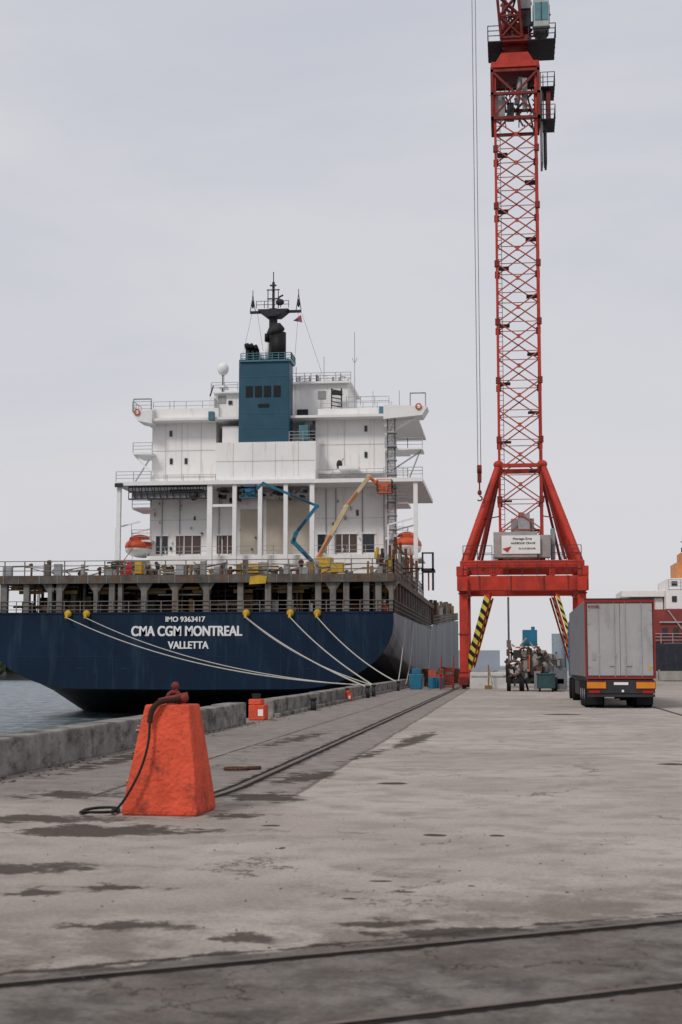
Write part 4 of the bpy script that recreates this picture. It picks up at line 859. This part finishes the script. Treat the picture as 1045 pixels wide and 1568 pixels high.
f_.beam((16.4,150.2,7.2),(18.5,150.2,4.2),.12); f_.box(15.5,30,150.1,150.25,5.9,6.05)
h_=Part('ship_mast',M_dkst); h_.beam((18.9,154,12),(18.9,154,16),.15); h_.beam((18.3,154,14.6),(19.6,154,14.6),.1); h_.box(18.2,18.9,152.9,153,13.4,13.9)
group('moored_ship',(20,155,0),[a,b_,c_,d_,e_,f_,h_])
fe=Part('fence_panels',mat('fence_beige',(.36,.34,.31),.7,var=.3),bevel=.02)
for i in range(10): x=9+i*2.6; fe.box(x+.06,x+2.5,139,139.1,.1,1.0); fe.box(x-.05,x+.05,138.9,139.2,0,1.15)
group('boundary_fence',(14,139,0),[fe])
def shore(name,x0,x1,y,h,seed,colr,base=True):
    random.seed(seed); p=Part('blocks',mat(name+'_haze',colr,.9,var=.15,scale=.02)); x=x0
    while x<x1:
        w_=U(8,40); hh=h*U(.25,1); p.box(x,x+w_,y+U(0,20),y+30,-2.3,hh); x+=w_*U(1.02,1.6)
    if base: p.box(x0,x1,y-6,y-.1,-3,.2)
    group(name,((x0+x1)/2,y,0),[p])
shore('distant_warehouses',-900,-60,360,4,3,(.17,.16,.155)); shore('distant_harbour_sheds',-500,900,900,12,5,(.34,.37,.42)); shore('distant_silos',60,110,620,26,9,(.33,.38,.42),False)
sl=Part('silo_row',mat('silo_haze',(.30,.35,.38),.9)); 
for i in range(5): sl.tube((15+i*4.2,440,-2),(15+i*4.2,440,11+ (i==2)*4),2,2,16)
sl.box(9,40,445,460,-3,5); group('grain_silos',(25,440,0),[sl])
tr_=Part('distant_scrub',mat('scrub_green',(.05,.07,.035),.9,var=.5,scale=.5))
for i in range(200): x=U(-260,-110); tr_.ell((x,352+U(-2,4),U(.5,2.5)),U(.6,2.5),U(1,2),U(.6,1.9),7,5)
tr_.make()

# ================================================================ WORLD, SUN, CAMERA
w=bpy.data.worlds.new('World'); scene.world=w; w.use_nodes=True; nt=w.node_tree; N=nt.nodes; L=nt.links
bg=N['Background']; bg.inputs['Strength'].default_value=.1
sky=N.new('ShaderNodeTexSky'); sky.sky_type='NISHITA'; sky.sun_disc=False; sky.sun_elevation=math.radians(44); sky.sun_rotation=math.radians(-151); sky.air_density=1; sky.dust_density=2
tcw=N.new('ShaderNodeTexCoord'); POS=tcw.outputs['Generated']
cn=noise(1.5,6,.55,vec=mapping(POS,scale=(1,1,3.6)),dist=.4).outputs['Fac']
cl_=mix(rng(cn,.33,.66,0,1),(5.75,5.95,6.6),(6.8,6.75,7.1))
sz=N.new('ShaderNodeSeparateXYZ'); L.new(POS,sz.inputs[0])
cl_=mix(rng(sz.outputs[2],0,.30,.6,0),cl_,(7.0,6.8,7.0))
L.new(mix(.93,sky.outputs[0],cl_),bg.inputs['Color'])
sl_=bpy.data.lights.new('sun','SUN'); sl_.energy=1.5; sl_.angle=math.radians(12); sl_.color=(1,.96,.9)
so=bpy.data.objects.new('sun',sl_); so.rotation_euler=Vector((.40,.72,-.80)).to_track_quat('-Z','Y').to_euler(); scene.collection.objects.link(so)
cam=bpy.data.cameras.new('camera'); co=bpy.data.objects.new('camera',cam); scene.collection.objects.link(co); scene.camera=co
co.location=(0,0,1.6); co.rotation_euler=(math.radians(90+6.13),0,math.radians(6.7))
cam.sensor_fit='VERTICAL'; cam.sensor_height=36; cam.sensor_width=24; cam.lens=50; cam.clip_end=8000; cam.clip_start=.1
cam.dof.use_dof=True; cam.dof.focus_distance=45; cam.dof.aperture_fstop=3.5
scene.view_settings.view_transform='Standard'; scene.view_settings.look='None'; scene.view_settings.exposure=0
